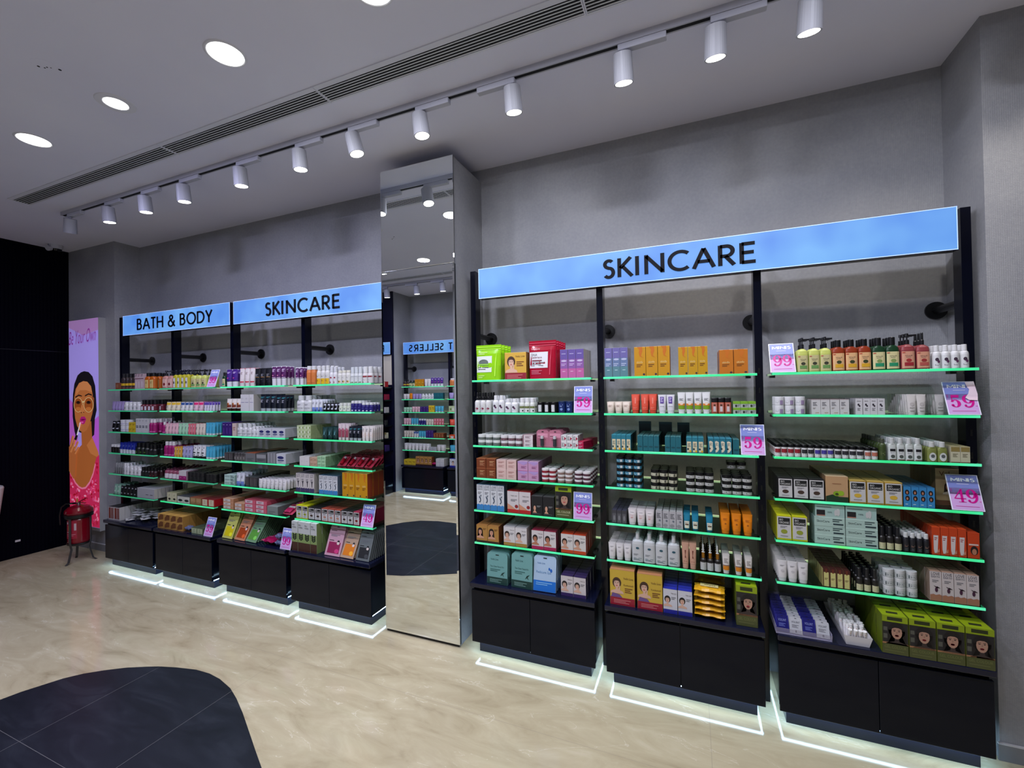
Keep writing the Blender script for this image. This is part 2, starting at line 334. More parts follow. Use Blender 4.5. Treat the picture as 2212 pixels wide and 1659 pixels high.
# styles: kind, noun(s), category, description, geometry, colours, artwork
# box: c front, s side, t top ; tube: c body, k cap, kf cap fraction ; bottle: c, k, ch cap part of height, cw cap width part, n exponent, form
ST = {}
def ink(v, f=.88):
    if isinstance(v, tuple) and len(v) == 3 and all(type(q) is int for q in v): return tuple(int(q * f) for q in v)
    if isinstance(v, (tuple, list)): return type(v)(ink(q, f) for q in v)
    return v
def S(key, kind, name, cat, desc, c, art=(), **o): o = {k: ink(v) for k, v in o.items()}; o.update(kind=kind, name=name, cat=cat, desc=desc, c=ink(c), art=ink(list(art))); ST[key] = o
def lbl(c=G_, y=.8, n=3, x0=.2, x1=.8, dy=.07): return ('g', x0, x1, y, n, dy, c)
BX = ('box', 'carton', 'box')
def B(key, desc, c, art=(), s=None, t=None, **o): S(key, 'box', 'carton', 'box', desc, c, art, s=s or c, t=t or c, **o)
def T(key, desc, c, k=None, kf=.16, art=(), **o): S(key, 'tube', 'squeeze_tube', 'tube', desc, c, art, k=k or c, kf=kf, **o)
def BO(key, desc, c, k, art=(), ch=.22, cw=.5, n=2.0, form='cap', **o): S(key, 'bottle', 'bottle', 'bottle', desc, c, art, k=k, ch=ch, cw=cw, n=n, form=form, **o)
def J(key, desc, c, k, art=(), lf=.4, n=2.0, **o): S(key, 'jar', 'cosmetic_jar', 'jar', desc, c, art, k=k, lf=lf, n=n, **o)
SKA, SKB, SKC = (214, 160, 130), (190, 125, 95), (228, 184, 158)
# --- right bays
S('limepouch', 'pouch', 'stand_up_pouch', 'pouch', 'lime green standing pouch', (148, 214, 22), [('r', .03, .22, .66, .68, (226, 230, 224)), ('e', .32, .5, .2, .09, (90, 100, 90)), ('r', .12, .42, .54, .46, (140, 200, 60)), lbl((90, 90, 90), .37, 2, .1, .58, .05), ('g', .1, .5, .8, 2, .05, (200, 240, 120)), ('g', .1, .4, .13, 2, .05, (210, 245, 140))], d=.05)
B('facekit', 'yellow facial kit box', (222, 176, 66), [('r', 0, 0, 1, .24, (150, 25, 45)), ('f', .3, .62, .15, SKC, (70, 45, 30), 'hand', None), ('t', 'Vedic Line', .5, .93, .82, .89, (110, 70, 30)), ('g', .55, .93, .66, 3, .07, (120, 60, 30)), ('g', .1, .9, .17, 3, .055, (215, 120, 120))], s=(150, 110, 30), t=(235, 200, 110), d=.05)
S('redpouch', 'pouch', 'stand_up_pouch', 'pouch', 'glossy crimson standing pouch', (170, 14, 44), [('r', .02, .28, .72, .7, (225, 225, 228)), ('t', 'DNA', .1, .32, .6, .66, (60, 50, 60)), ('t', 'Jelerace', .12, .5, .52, .59, (130, 40, 60)), ('r', .12, .46, .5, .49, (120, 30, 50)), lbl(G_, .43, 3, .12, .65, .04), ('t', 'Vedic Line', .08, .42, .76, .81, (240, 170, 180)), ('g', .1, .55, .22, 3, .04, (220, 110, 130))], d=.05)
PUR = [('r', 0, 0, 1, .33, (196, 96, 160)), ('r', 0, .33, 1, .66, (142, 92, 164)), ('r', 0, .66, 1, 1, (104, 84, 160)), ('e', .5, .6, .36, .035, (205, 190, 225)), ('g', .15, .85, .5, 2, .05, (210, 180, 225)), ('g', .3, .7, .24, 1, .05, (235, 190, 220)), ('g', .2, .8, .86, 1, .05, (190, 180, 225))]
B('purpbox', 'purple to pink gradient box', (142, 92, 164), PUR, s=(196, 190, 186), t=(225, 222, 226))
B('tealgrad', 'lavender to teal gradient box', (100, 120, 160), [('r', 0, 0, 1, .35, (92, 136, 146)), ('r', 0, .35, 1, .65, (104, 124, 164)), ('r', 0, .65, 1, 1, (112, 104, 168)), ('e', .5, .6, .36, .035, (190, 195, 225)), ('g', .15, .85, .46, 2, .06, (190, 200, 225)), ('g', .3, .7, .24, 1, .05, (190, 220, 225)), ('g', .2, .8, .86, 1, .05, (190, 190, 225))], s=(190, 175, 165), t=(225, 222, 226))
BO('spraywb', 'slim white spray bottle, black cap', (226, 224, 222), (22, 22, 26), [('e', .5, .4, .3, .11, (130, 30, 60)), ('g', .25, .75, .25, 2, .08, G_), ('g', .25, .75, .68, 1, .06, K_)], ch=.38, cw=.55, form='spray')
BO('whitemot', 'white bottle with dark floral print', (232, 232, 234), (235, 235, 236), [('e', .42, .66, .2, .13, (60, 40, 60)), ('e', .6, .5, .16, .1, (100, 50, 90)), ('g', .2, .8, .3, 2, .06, G_)], ch=.26, cw=.62)
BO('olivelab', 'small bottle with olive band', (222, 224, 218), (236, 236, 236), [('r', .03, .55, .97, .8, (112, 122, 66)), ('r', .03, .0, .97, .5, (228, 228, 226)), ('e', .75, .22, .12, .1, K_), ('g', .15, .6, .42, 3, .1, G_)], ch=.3, cw=.75)
J('potblack', 'black tub with white label', (16, 16, 18), (16, 16, 18), [('r', .25, .05, .75, 1.0, (215, 215, 218)), ('g', .32, .68, .75, 3, .2, G_)], lf=.26)
J('navytub', 'small navy blue tub', (22, 44, 104), (26, 44, 84), [('g', .25, .75, .8, 2, .15, (160, 180, 220)), ('e', .5, .3, .2, .14, (120, 145, 200))], lf=.12)
J('jargreyw', 'grey jar with white lid', (104, 112, 106), (228, 230, 226), [('g', .2, .8, .7, 2, .3, (170, 176, 170))], lf=.5)
J('jarmauve', 'mauve jar with white lid', (116, 84, 92), (228, 224, 226), [('g', .2, .8, .7, 2, .3, (190, 160, 168))], lf=.5)
B('mauvebox', 'small mauve and white box', (225, 215, 215), [('r', 0, 0, .12, 1, (150, 110, 120)), ('g', .25, .85, .7, 3, .2, (150, 110, 120))], s=(70, 45, 50), t=(190, 160, 165))
S('lipblister', 'blister', 'blister_pack', 'blister pack', 'lipstick blister pack on pink card', (196, 120, 140), [], d=.03, stick=(60, 60, 64))
B('whitered', 'small white box, red accents', (226, 222, 220), [('p', [(.6, .2), (1, .5), (.6, .75)], (170, 40, 70)), ('g', .1, .55, .8, 4, .16, G_)], s=(150, 140, 140), t=(225, 222, 222))
B('crimlong', 'long crimson carton', (180, 14, 66), [('g', .1, .9, .7, 2, .3, (240, 170, 190))], s=(140, 10, 50), t=(190, 40, 80), d=.13)
B('brownbox', 'brown square box', (122, 58, 26), [('g', .35, .9, .75, 2, .1, (220, 170, 120)), ('g', .35, .9, .5, 3, .09, (200, 140, 100))], s=(88, 40, 20), t=(170, 100, 60))
B('blushbox', 'pale blush square box', (224, 190, 180), [('g', .2, .85, .8, 2, .1, (170, 110, 100)), ('g', .2, .85, .45, 3, .09, (200, 150, 140))], s=(176, 140, 134), t=(214, 186, 180))
B('lilacbox', 'lilac square box', (200, 150, 186), [('p', [(0, .9), (.6, .6), (.95, .8), (.95, 1), (0, 1)], (180, 150, 205)), ('g', .35, .9, .5, 3, .09, (140, 70, 120)), ('r', 0, 0, 1, .03, (220, 60, 140))], s=(150, 100, 136), t=(205, 165, 195))
J('jarcherry', 'white lidded cherry jar', (150, 40, 54), (232, 228, 226), [], lf=.45)
J('jartaupe', 'white lidded taupe jar', (146, 118, 108), (230, 226, 222), [], lf=.45)
J('jarplum', 'white lidded plum jar', (88, 50, 64), (230, 226, 226), [], lf=.45)
def love(icon, base): return [('t', 'LOVE', .14, .86, .86, .96, (70, 72, 84)), ('t', 'EARTH', .14, .86, .78, .84, (90, 92, 104)), ('g', .2, .8, .7, 2, .05, G_), ('r', 0, 0, 1, .2, base), ('p', [(0, .2), (.3, .23), (.5, .2), (.8, .235), (1, .2)], base)] + icon
SW = [('p', [(.35, .3), (.5, .28), (.65, .36), (.62, .46), (.45, .54), (.52, .6), (.44, .56), (.36, .5), (.5, .42), (.52, .35)], (40, 60, 84)), ('p', [(.55, .56), (.75, .6), (.6, .5)], (40, 60, 84))]
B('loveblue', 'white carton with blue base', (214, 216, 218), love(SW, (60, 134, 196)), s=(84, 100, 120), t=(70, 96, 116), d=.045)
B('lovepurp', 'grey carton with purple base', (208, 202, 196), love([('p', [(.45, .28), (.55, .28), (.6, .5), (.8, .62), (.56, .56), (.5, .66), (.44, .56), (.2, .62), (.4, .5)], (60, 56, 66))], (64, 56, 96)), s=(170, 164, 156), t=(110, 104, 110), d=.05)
B('lovebeige', 'white fig-printed carton', (214, 204, 200), love([('e', .55, .38, .13, .08, (70, 30, 60)), ('p', [(.3, .52), (.6, .48), (.9, .44), (.6, .5), (.55, .44)], (60, 40, 50))], (176, 120, 92)), s=(150, 128, 112), t=(190, 150, 128), d=.045)
B('footbox', 'white foot-care box, red trim', (216, 208, 206), [('r', 0, 0, 1, .16, (190, 26, 30)), ('p', [(0, .16), (0, .42), (.45, .28), (.75, .16)], (214, 150, 118)), ('e', .8, .3, .15, .08, (150, 34, 36)), ('t', 'Vedic Line', .3, .85, .76, .82, (90, 80, 80)), ('g', .3, .9, .62, 2, .06, G_)], s=(150, 22, 26), t=(140, 24, 28), d=.05)
B('blackface', 'black facial kit box', (28, 28, 30), [('e', .3, .36, .11, .13, SKA), ('p', [(.12, .12), (.24, .24), (.36, .24), (.5, .12)], SKA), ('g', .5, .9, .5, 2, .05, (150, 150, 150)), ('g', .1, .9, .08, 1, .04, (110, 110, 110))], s=(20, 20, 22), t=(70, 70, 72), d=.05)
def gel(txt): return [('r', 0, .84, 1, 1, (150, 172, 16)), ('r', .2, .88, .78, .97, (44, 52, 14)), ('r', .03, .3, .97, .83, (36, 34, 36)), ('r', .05, .4, .2, .52, (90, 90, 80)), ('r', .05, .6, .2, .7, (90, 90, 80)), ('f', .56, .58, .25, (190, 146, 122), (22, 17, 19), 'long', (60, 46, 44)), ('r', 0, .26, 1, .3, (170, 120, 80)), ('r', 0, 0, 1, .26, (84, 88, 44))] + txt
B('gelbox', 'lime hair colour box', (70, 74, 30), gel([('t', 'GEL COLOUR', .08, .92, .15, .22, (215, 214, 170)), ('g', .1, .9, .1, 1, .04, (180, 180, 140))]), s=(104, 120, 20), t=(150, 172, 20), d=.06, slot=1)
B('gelbox2', 'lime hair colour box, dark-lipped model', (70, 74, 30), gel([('e', .56, .495, .075, .025, (100, 8, 20)), ('t', 'GEL COLOUR', .08, .92, .15, .22, (120, 124, 70)), ('g', .1, .9, .1, 1, .04, (110, 112, 66))]), s=(104, 120, 20), t=(150, 172, 20), d=.07, slot=1)
def fb(skin, hair, band, kind='hand', top=None, bg=None, x=.3): return [('f', x, .55, .17, skin, hair, kind, top), ('r', 0, 0, 1, .17, band), ('t', 'Vedic Line', .55, .93, .8, .86, (110, 96, 90)), ('g', .58, .93, .68, 2, .06, G_)]
B('goldhair', 'gold and brown facial kit box', (186, 136, 66), [('r', 0, 0, 1, .1, (60, 30, 20)), ('f', .35, .6, .18, SKA, (40, 22, 16), 'long', SKA), ('g', .6, .93, .82, 2, .06, (110, 70, 30))], s=(120, 60, 24), t=(170, 116, 60), d=.045)
B('whitegold', 'white facial kit box, gold base', (222, 218, 214), fb(SKC, (50, 36, 30), (176, 132, 60)), s=(196, 180, 176), t=(170, 166, 166), d=.03)
B('whitepink', 'white facial kit box, magenta base', (222, 214, 212), fb(SKB, (34, 24, 24), (180, 24, 84)), s=(120, 16, 56), t=(130, 24, 54), d=.035)
B('whiteorng', 'white facial kit box, orange base', (222, 216, 210), fb(SKA, (44, 28, 22), (206, 66, 20)), s=(170, 56, 18), t=(176, 50, 22), d=.03)
B('whiteindigo', 'white facial kit box, indigo base', (218, 210, 208), fb(SKC, (34, 22, 24), (54, 34, 96)), s=(34, 24, 60), t=(48, 34, 80), d=.04)
B('manbox', 'blue and white men facial box', (216, 216, 222), fb(SKC, (24, 20, 20), (28, 36, 150), 'm', None), s=(26, 30, 110), t=(40, 50, 170), d=.035)
B('bigkit', 'large yellow facial kit box', (214, 178, 60), [('r', 0, 0, 1, .22, (160, 20, 46)), ('f', .28, .6, .14, SKC, (70, 45, 30), 'hand', None), ('p', [(.03, .22), (.1, .34), (.4, .3), (.5, .22)], (110, 80, 140)), ('t', 'Vedic Line', .55, .94, .74, .8, (110, 70, 30)), ('t', 'Kumkumadi', .56, .94, .56, .61, (90, 40, 30)), ('g', .6, .94, .5, 3, .05, (120, 60, 30)), ('g', .15, .9, .16, 3, .04, (225, 130, 130))], s=(120, 60, 30), t=(190, 130, 90), d=.03)
S('tealpack', 'pack', 'facial_kit_pack', 'packet', 'teal and green hanging packet', (118, 172, 168), [('r', 0, 0, 1, .22, (22, 62, 56)), ('t', 'Vedic Line', .18, .55, .76, .82, (40, 80, 80)), ('t', 'Tan Clear Facial Kit', .16, .82, .54, .59, (40, 80, 76)), ('g', .16, .7, .48, 2, .05, (60, 110, 104)), ('p', [(.66, .28), (.74, .38), (.88, .42), (.78, .34), (.84, .26), (.74, .32)], (20, 56, 50)), ('g', .14, .8, .16, 3, .04, (120, 160, 150))], d=.02)
S('bluepack', 'pack', 'pedicure_pack', 'packet', 'pale blue pedicure packet', (176, 202, 226), [('r', 0, 0, 1, .3, (20, 112, 206)), ('t', 'Vedic Line', .15, .5, .76, .81, (60, 110, 170)), ('t', 'Pedicure Spa', .12, .78, .48, .57, (90, 140, 190)), ('e', .78, .6, .05, .05, (30, 100, 190)), ('e', .7, .64, .04, .04, (30, 100, 190)), ('g', .12, .9, .25, 2, .05, (130, 190, 240))], d=.025)
AMB = [('p', [(.28, 1), (.72, 1), (.74, .86), (.6, .7), (.82, .62), (.5, .68), (.42, .8), (.46, .9)], (206, 112, 22)), ('t', 'skinfx', .2, .76, .44, .52, (245, 214, 140)), ('g', .2, .75, .4, 2, .06, (120, 70, 20)), ('e', .84, .06, .1, .035, (60, 44, 60))]
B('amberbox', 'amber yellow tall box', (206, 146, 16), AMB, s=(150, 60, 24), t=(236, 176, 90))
B('amberbox2', 'golden yellow narrow box', (200, 150, 14), AMB, s=(160, 84, 20), t=(236, 180, 80))
B('orangebox', 'orange wide box', (200, 116, 24), AMB, s=(190, 124, 90), t=(240, 180, 130))
T('creamtube', 'short cream tube', (222, 206, 190), (222, 206, 190), .18, [('g', .2, .75, .72, 3, .1, (150, 120, 100))])
T('coraltube', 'coral red tube', (226, 84, 60), (216, 76, 52), .16, [('r', .42, .45, .58, .85, (236, 130, 110)), ('g', .2, .8, .2, 2, .05, (240, 140, 120))])
T('purplab', 'white tube with purple label', (218, 216, 222), (228, 228, 230), .14, [('r', .22, .5, .72, .95, (84, 50, 140)), ('g', .3, .65, .88, 3, .11, (210, 200, 235)), ('g', .2, .8, .3, 1, .04, G_)])
T('almond', 'white tube, orange and green bands', (226, 226, 226), (232, 232, 232), .14, [('r', .02, .08, .98, .3, (120, 160, 20)), ('r', .02, .3, .98, .42, (222, 130, 40)), ('e', .5, .42, .24, .08, (236, 214, 196)), ('g', .2, .8, .72, 3, .05, G_)])
J('amberjar', 'square amber jar, black lid', (176, 78, 50), (14, 14, 16), [('r', .14, .05, .86, .95, (196, 116, 100)), ('r', .3, .12, .7, .6, (214, 200, 200)), ('e', .5, .72, .18, .08, (70, 40, 20))], lf=.28, n=4)
B('greenbox', 'small green and grey box', (176, 184, 176), [('r', 0, .62, 1, 1, (124, 178, 40)), ('e', .42, .3, .15, .2, (36, 44, 36)), ('g', .6, .95, .5, 2, .2, G_)], s=(110, 150, 50), t=(140, 190, 60), d=.05)
TL = [('r', .12, .04, .88, .72, (220, 206, 168)), ('e', .3, .24, .17, .07, (26, 50, 56)), ('e', .72, .1, .2, .07, (226, 170, 30)), ('g', .25, .8, .6, 4, .06, (90, 110, 110))]
B('tealcream', 'teal box with cream panel', (36, 122, 140), TL, s=(14, 74, 88), t=(56, 146, 164), d=.055)
B('tealplain', 'plain teal box', (24, 100, 112), [('e', .5, .3, .4, .05, (14, 74, 84)), ('p', [(.4, 1), (.6, 1), (.5, .94)], (10, 50, 58))], s=(14, 70, 80), t=(70, 130, 136), d=.055)
B('tealisland', 'teal box with pale label', (34, 116, 136), [('p', [(.18, .78), (.5, .82), (.86, .74), (.8, .5), (.9, .3), (.6, .12), (.25, .08), (.3, .4)], (226, 214, 186)), ('e', .3, .32, .15, .06, (20, 40, 50)), ('g', .3, .75, .68, 3, .06, (90, 110, 110))], s=(14, 70, 84), t=(60, 150, 176), d=.055)
B('trayback', 'dark teal display tray lid', (10, 62, 74), [('r', .06, .1, .94, .9, (6, 40, 50))], s=(10, 56, 68), t=(12, 70, 82), d=.012)
J('jarblueb', 'black lidded blue-label jar', (60, 130, 156), (14, 14, 16), [('r', .52, .1, .8, .9, (215, 225, 225)), ('g', .1, .5, .7, 2, .3, (190, 220, 225))], lf=.45)
J('jarcreamb', 'black lidded cream-label jar', (196, 194, 168), (14, 14, 16), [('g', .2, .8, .7, 2, .3, (120, 120, 100)), ('r', .62, .1, .75, .9, (60, 60, 56))], lf=.5)
J('jarwhiteb', 'black lidded white-label jar', (196, 196, 192), (14, 14, 16), [('g', .2, .8, .7, 2, .3, (120, 120, 120)), ('e', .4, .5, .05, .2, (50, 80, 60))], lf=.5)
B('clearpack', 'clear pack with dark print', (62, 62, 68), [('r', .1, .05, .9, .75, (88, 88, 92)), ('e', .5, .4, .2, .2, (130, 130, 134))], s=(46, 46, 52), t=(56, 56, 74), d=.04)
T('pinktext', 'white tube with pink text', (222, 214, 212), (224, 220, 220), .14, [('t', '3 in 1', .28, .72, .5, .6, (206, 110, 100)), ('g', .3, .7, .42, 2, .06, (214, 140, 130)), ('g', .25, .75, .8, 1, .04, G_)])
B('greybox', 'pale grey marble-print box', (186, 184, 186), [('e', .4, .15, .35, .1, (150, 148, 150)), ('g', .15, .8, .85, 4, .08, (90, 90, 94)), ('e', .6, .42, .16, .06, (110, 120, 130))], s=(150, 148, 150), t=(176, 174, 174), d=.045)
T('tealtube', 'teal tube with cream label', (28, 128, 158), (20, 104, 132), .1, [('r', .1, .02, .9, .55, (226, 226, 200)), ('r', .2, .26, .8, .34, (90, 60, 40)), ('g', .2, .8, .48, 2, .06, G_)])
T('orangetube', 'bright orange tube', (232, 132, 8), (220, 122, 8), .16, [('e', .5, .42, .12, .04, (150, 80, 10)), ('g', .25, .75, .75, 3, .05, (180, 96, 10)), ('g', .3, .7, .1, 1, .03, (170, 90, 10))])
T('whitetube', 'plain white tube', (224, 220, 218), (226, 222, 222), .16, [('e', .5, .45, .2, .07, (196, 190, 190)), ('g', .25, .75, .8, 2, .05, (150, 150, 150))])
BO('flatwhite', 'flat white bottle, teal seal', (206, 208, 208), (214, 214, 214), [('e', .5, .78, .15, .06, (44, 88, 104)), ('g', .15, .6, .45, 2, .06, (130, 134, 136)), ('g', .15, .9, .22, 3, .05, (90, 120, 126))], ch=.22, cw=.34, n=3.2, d=.035)
T('peach', 'peach tube with wine emblem', (206, 158, 132), (206, 160, 136), .2, [('p', [(.4, .7), (.6, .7), (.5, .45), (.6, .3), (.4, .3), (.45, .45)], (110, 44, 34)), ('g', .2, .8, .12, 1, .05, (160, 100, 84))])
BO('dropper', 'dark dropper bottle', (24, 20, 20), (214, 214, 210), [('r', .05, .04, .95, .9, (196, 196, 194)), ('g', .15, .85, .8, 6, .12, (70, 70, 72))], ch=.52, cw=.5, form='dropper')
T('whiteorange', 'white tube, orange stripe', (220, 214, 206), (226, 220, 214), .12, [('r', .02, .08, .98, .34, (216, 130, 16)), ('r', .02, .36, .98, .4, (120, 70, 30)), ('g', .2, .8, .8, 4, .08, (150, 140, 134))])
S('wipes', 'lying', 'wipes_packet', 'packet', 'yellow wet wipes packet', (232, 172, 34), [('r', .2, .3, .8, .7, (240, 222, 150)), ('t', 'Wipes', .32, .7, .4, .6, (60, 40, 30))], hh=.032)
# third right bay
KH = lambda a, b, band: [('r', .04, .03, .96, .92, a), ('t', 'khadi', .28, .76, .66, .73, (60, 56, 50)), ('g', .3, .7, .62, 1, .04, (90, 86, 80)), ('e', .52, .45, .2, .09, b), ('r', .2, .16, .86, .34, band), ('r', .06, .84, .26, .88, (196, 60, 40))]
BO('pumpyellow', 'pale yellow-green pump bottle', (206, 214, 110), (18, 18, 22), KH((206, 196, 140), (60, 60, 44), (108, 156, 84)), ch=.32, cw=.3, n=3.4, form='pump')
BO('amberflip', 'amber bottle, black flip cap', (150, 52, 16), (16, 16, 18), KH((232, 184, 130), (60, 66, 34), (226, 172, 40)), ch=.22, cw=.5, n=3.4)
BO('greenflip', 'dark green bottle, black cap', (14, 60, 30), (16, 16, 18), KH((222, 212, 156), (140, 160, 90), (40, 150, 104)), ch=.24, cw=.5, n=3.4)
BO('pinkpump', 'wine pink pump bottle', (150, 62, 66), (20, 18, 20), KH((220, 160, 130), (170, 50, 50), (166, 40, 50)), ch=.3, cw=.34, n=3.4, form='pump')
BO('pinkspray', 'wine pink spray bottle', (150, 62, 66), (18, 18, 20), KH((222, 160, 128), (160, 50, 50), (190, 90, 80)), ch=.33, cw=.3, n=3.4, form='spray')
J('whitetub', 'white tub with lilac label', (226, 226, 228), (230, 230, 232), [('r', .5, .05, .84, .9, (160, 140, 176)), ('g', .1, .45, .7, 2, .2, (190, 190, 194))], lf=.38)
B('wboxA', 'white box with small grey text', (212, 210, 208), [('g', .15, .65, .82, 4, .07, (100, 100, 104)), ('g', .15, .5, .45, 2, .06, (150, 140, 130)), ('g', .4, .85, .12, 1, .06, (190, 140, 90))], s=(196, 192, 190), t=(150, 130, 132), d=.035)
B('wboxB', 'white box with dark leaf print', (214, 212, 214), [('e', .42, .62, .14, .07, (50, 44, 54)), ('e', .58, .54, .12, .06, (50, 44, 54)), ('g', .25, .75, .4, 3, .06, G_), ('g', .2, .8, .86, 1, .04, K_)], s=(190, 188, 190), t=(190, 186, 188), d=.035)
T('wtubeC', 'white tube with line drawing', (214, 208, 204), (218, 214, 210), .1, [('e', .5, .5, .25, .1, (190, 184, 180)), ('g', .2, .8, .32, 2, .05, (150, 146, 142)), ('r', .2, .08, .8, .13, (150, 146, 142))])
def cap8(key, desc, col, inner=(226, 224, 222)): J(key, desc, inner, (12, 12, 14), [('r', .05, .35, .95, .8, col), ('g', .2, .8, .28, 1, .15, (150, 150, 150))], lf=.26)
cap8('capred', 'black capped jar, red label', (150, 28, 40)); cap8('capblack', 'black capped jar, black label', (40, 40, 44)); cap8('cappurp', 'black capped jar, purple label', (70, 60, 150)); cap8('capbw', 'black capped jar, black crescent print', (44, 40, 46)); cap8('capsalm', 'black capped jar, salmon label', (186, 106, 86))
BO('olivebot', 'dark olive bottle', (60, 76, 34), (70, 74, 60), [('g', .2, .8, .6, 3, .1, (120, 130, 80))], ch=.2, cw=.6)
BO('whiteblk', 'white bottle with black label', (206, 212, 206), (204, 206, 204), [('r', .1, .06, .9, .92, (222, 224, 222)), ('r', .18, .66, .84, .86, (26, 26, 30)), ('g', .2, .8, .6, 2, .05, G_), ('e', .5, .28, .26, .13, (80, 86, 80)), ('r', .1, 0, .9, .07, (110, 70, 50))], ch=.24, cw=.62, n=3)
BO('ovalgreen', 'clear olive bottle, oval label', (130, 138, 70), (206, 208, 204), [('e', .5, .42, .36, .38, (222, 224, 220)), ('e', .5, .48, .2, .16, (90, 96, 96))], ch=.26, cw=.62, n=3)
B('creambox', 'cream box with brown top', (206, 200, 170), [('r', .04, .68, .96, .96, (146, 128, 70)), ('g', .2, .8, .55, 3, .08, (130, 124, 96)), ('r', 0, 0, 1, .04, (120, 60, 40))], s=(190, 184, 156), t=(176, 166, 120), d=.05)
def bio(fr, dot): return [('r', .04, .06, .96, .95, (208, 206, 204)), ('r', .12, .62, .9, .9, (22, 24, 26)), ('t', 'BIO', .2, .44, .78, .86, (225, 225, 220)), ('t', 'ORGANIC', .18, .86, .66, .75, (225, 225, 220)), ('g', .25, .75, .56, 2, .05, G_), ('e', .5, .34, .22, .09, dot), ('g', .25, .8, .17, 1, .06, (140, 140, 140))]
B('bioblack', 'black trimmed white box', (26, 26, 30), bio(0, (70, 50, 40)), s=(22, 22, 26), t=(30, 30, 34), d=.05)
B('biogold', 'gold trimmed white box', (176, 140, 50), bio(0, (220, 180, 60)), s=(120, 96, 40), t=(214, 180, 90), d=.05)
B('bioyellow', 'yellow trimmed white box', (206, 206, 20), bio(0, (150, 160, 50)), s=(150, 152, 14), t=(222, 222, 24), d=.05)
B('bioorange', 'orange trimmed white box', (150, 60, 40), bio(0, (190, 140, 120)), s=(110, 36, 28), t=(176, 76, 56), d=.05)
B('biocrim', 'crimson trimmed white box', (160, 20, 60), bio(0, (130, 20, 30)), s=(140, 16, 56), t=(180, 50, 84), d=.05)
B('avocado', 'tan box with green avocado print', (196, 156, 112), [('r', 0, 0, 1, .2, (26, 56, 34)), ('p', [(0, .2), (.3, .28), (.6, .2)], (26, 56, 34)), ('e', .5, .32, .17, .1, (134, 172, 30)), ('e', .68, .34, .14, .1, (150, 186, 40)), ('e', .5, .3, .08, .05, (60, 70, 20)), ('g', .3, .74, .72, 1, .05, (160, 110, 76))], s=(150, 116, 80), t=(214, 186, 146), d=.05)
B('bluesmall', 'small sky blue box', (56, 140, 200), [('e', .48, .72, .3, .13, (30, 24, 28)), ('e', .48, .7, .13, .07, SKB), ('e', .52, .42, .3, .13, (30, 24, 28)), ('e', .5, .4, .13, .07, SKB), ('g', .2, .6, .14, 1, .08, (200, 225, 240))], s=(24, 84, 136), t=(40, 110, 160), d=.035)
B('velbox', 'brown box with curly-haired model', (176, 150, 110), [('t', 'Vel', .16, .6, .8, .93, (90, 40, 30)), ('f', .55, .5, .14, SKB, (40, 24, 20), 'long', (210, 190, 170)), ('r', 0, 0, 1, .14, (110, 70, 50))], s=(120, 100, 70), t=(200, 180, 140), d=.04)
B('mintlong', 'long mint box', (178, 206, 194), [('t', 'SkinCare', .08, .5, .42, .66, (30, 44, 50)), ('g', .6, .94, .84, 2, .2, (40, 60, 64)), ('r', .62, .2, .95, .36, (40, 60, 66))], s=(140, 170, 158), t=(196, 222, 210), d=.05)
B('mintcard', 'mint box standing on its side', (176, 206, 196), [('r', .05, .15, .34, .62, (34, 30, 34)), ('r', .05, .15, .34, .22, (190, 130, 110)), ('t', '100%', .42, .58, .4, .52, (60, 80, 84)), ('e', .78, .5, .06, .3, (214, 214, 210)), ('e', .7, .45, .05, .24, (214, 214, 210)), ('g', .05, .6, .88, 1, .1, (90, 120, 116))], s=(120, 150, 140), t=(190, 214, 206), d=.03)
BO('darkspray', 'dark bottle, cream label, black cap', (30, 28, 26), (24, 26, 30), [('r', .06, .02, .94, .66, (206, 202, 158)), ('g', .2, .75, .55, 4, .09, (70, 68, 56))], ch=.4, cw=.62, form='cap')
BO('darkwhite', 'dark bottle, white cap', (28, 28, 34), (214, 216, 214), [('g', .2, .8, .6, 2, .1, (150, 110, 90)), ('g', .25, .75, .3, 3, .08, (90, 90, 96))], ch=.25, cw=.72)
B('orangecar', 'orange box with tube picture', (206, 66, 22), [('p', [(.2, .2), (.2, .7), (.8, .7), (.66, .06), (.3, .06)], (222, 210, 206)), ('g', .3, .7, .62, 2, .06, (160, 60, 60)), ('p', [(.5, .06), (.9, .24), (.9, .1)], (210, 140, 110))], s=(170, 50, 16), t=(226, 78, 30), d=.033)
B('orangeface', 'wide orange box, dark-haired model', (206, 66, 22), [('e', .55, .3, .32, .18, (24, 20, 22)), ('e', .55, .25, .2, .12, SKB), ('r', .1, .5, .9, .56, (226, 200, 190))], s=(150, 44, 16), t=(206, 70, 30), d=.03)
B('maroonlab', 'maroon box with cream label', (74, 24, 24), [('r', .12, .02, .88, .8, (214, 206, 130)), ('p', [(.35, 1), (.65, 1), (.6, .76), (.4, .76)], (110, 44, 24)), ('g', .22, .8, .48, 2, .06, (110, 90, 50))], s=(190, 180, 110), t=(66, 14, 20), d=.035)
J('whitejar', 'white jar with printed label', (202, 206, 204), (216, 218, 216), [('r', .14, .2, .22, .85, (80, 90, 94)), ('g', .3, .9, .75, 3, .18, (130, 136, 138))], lf=.38)
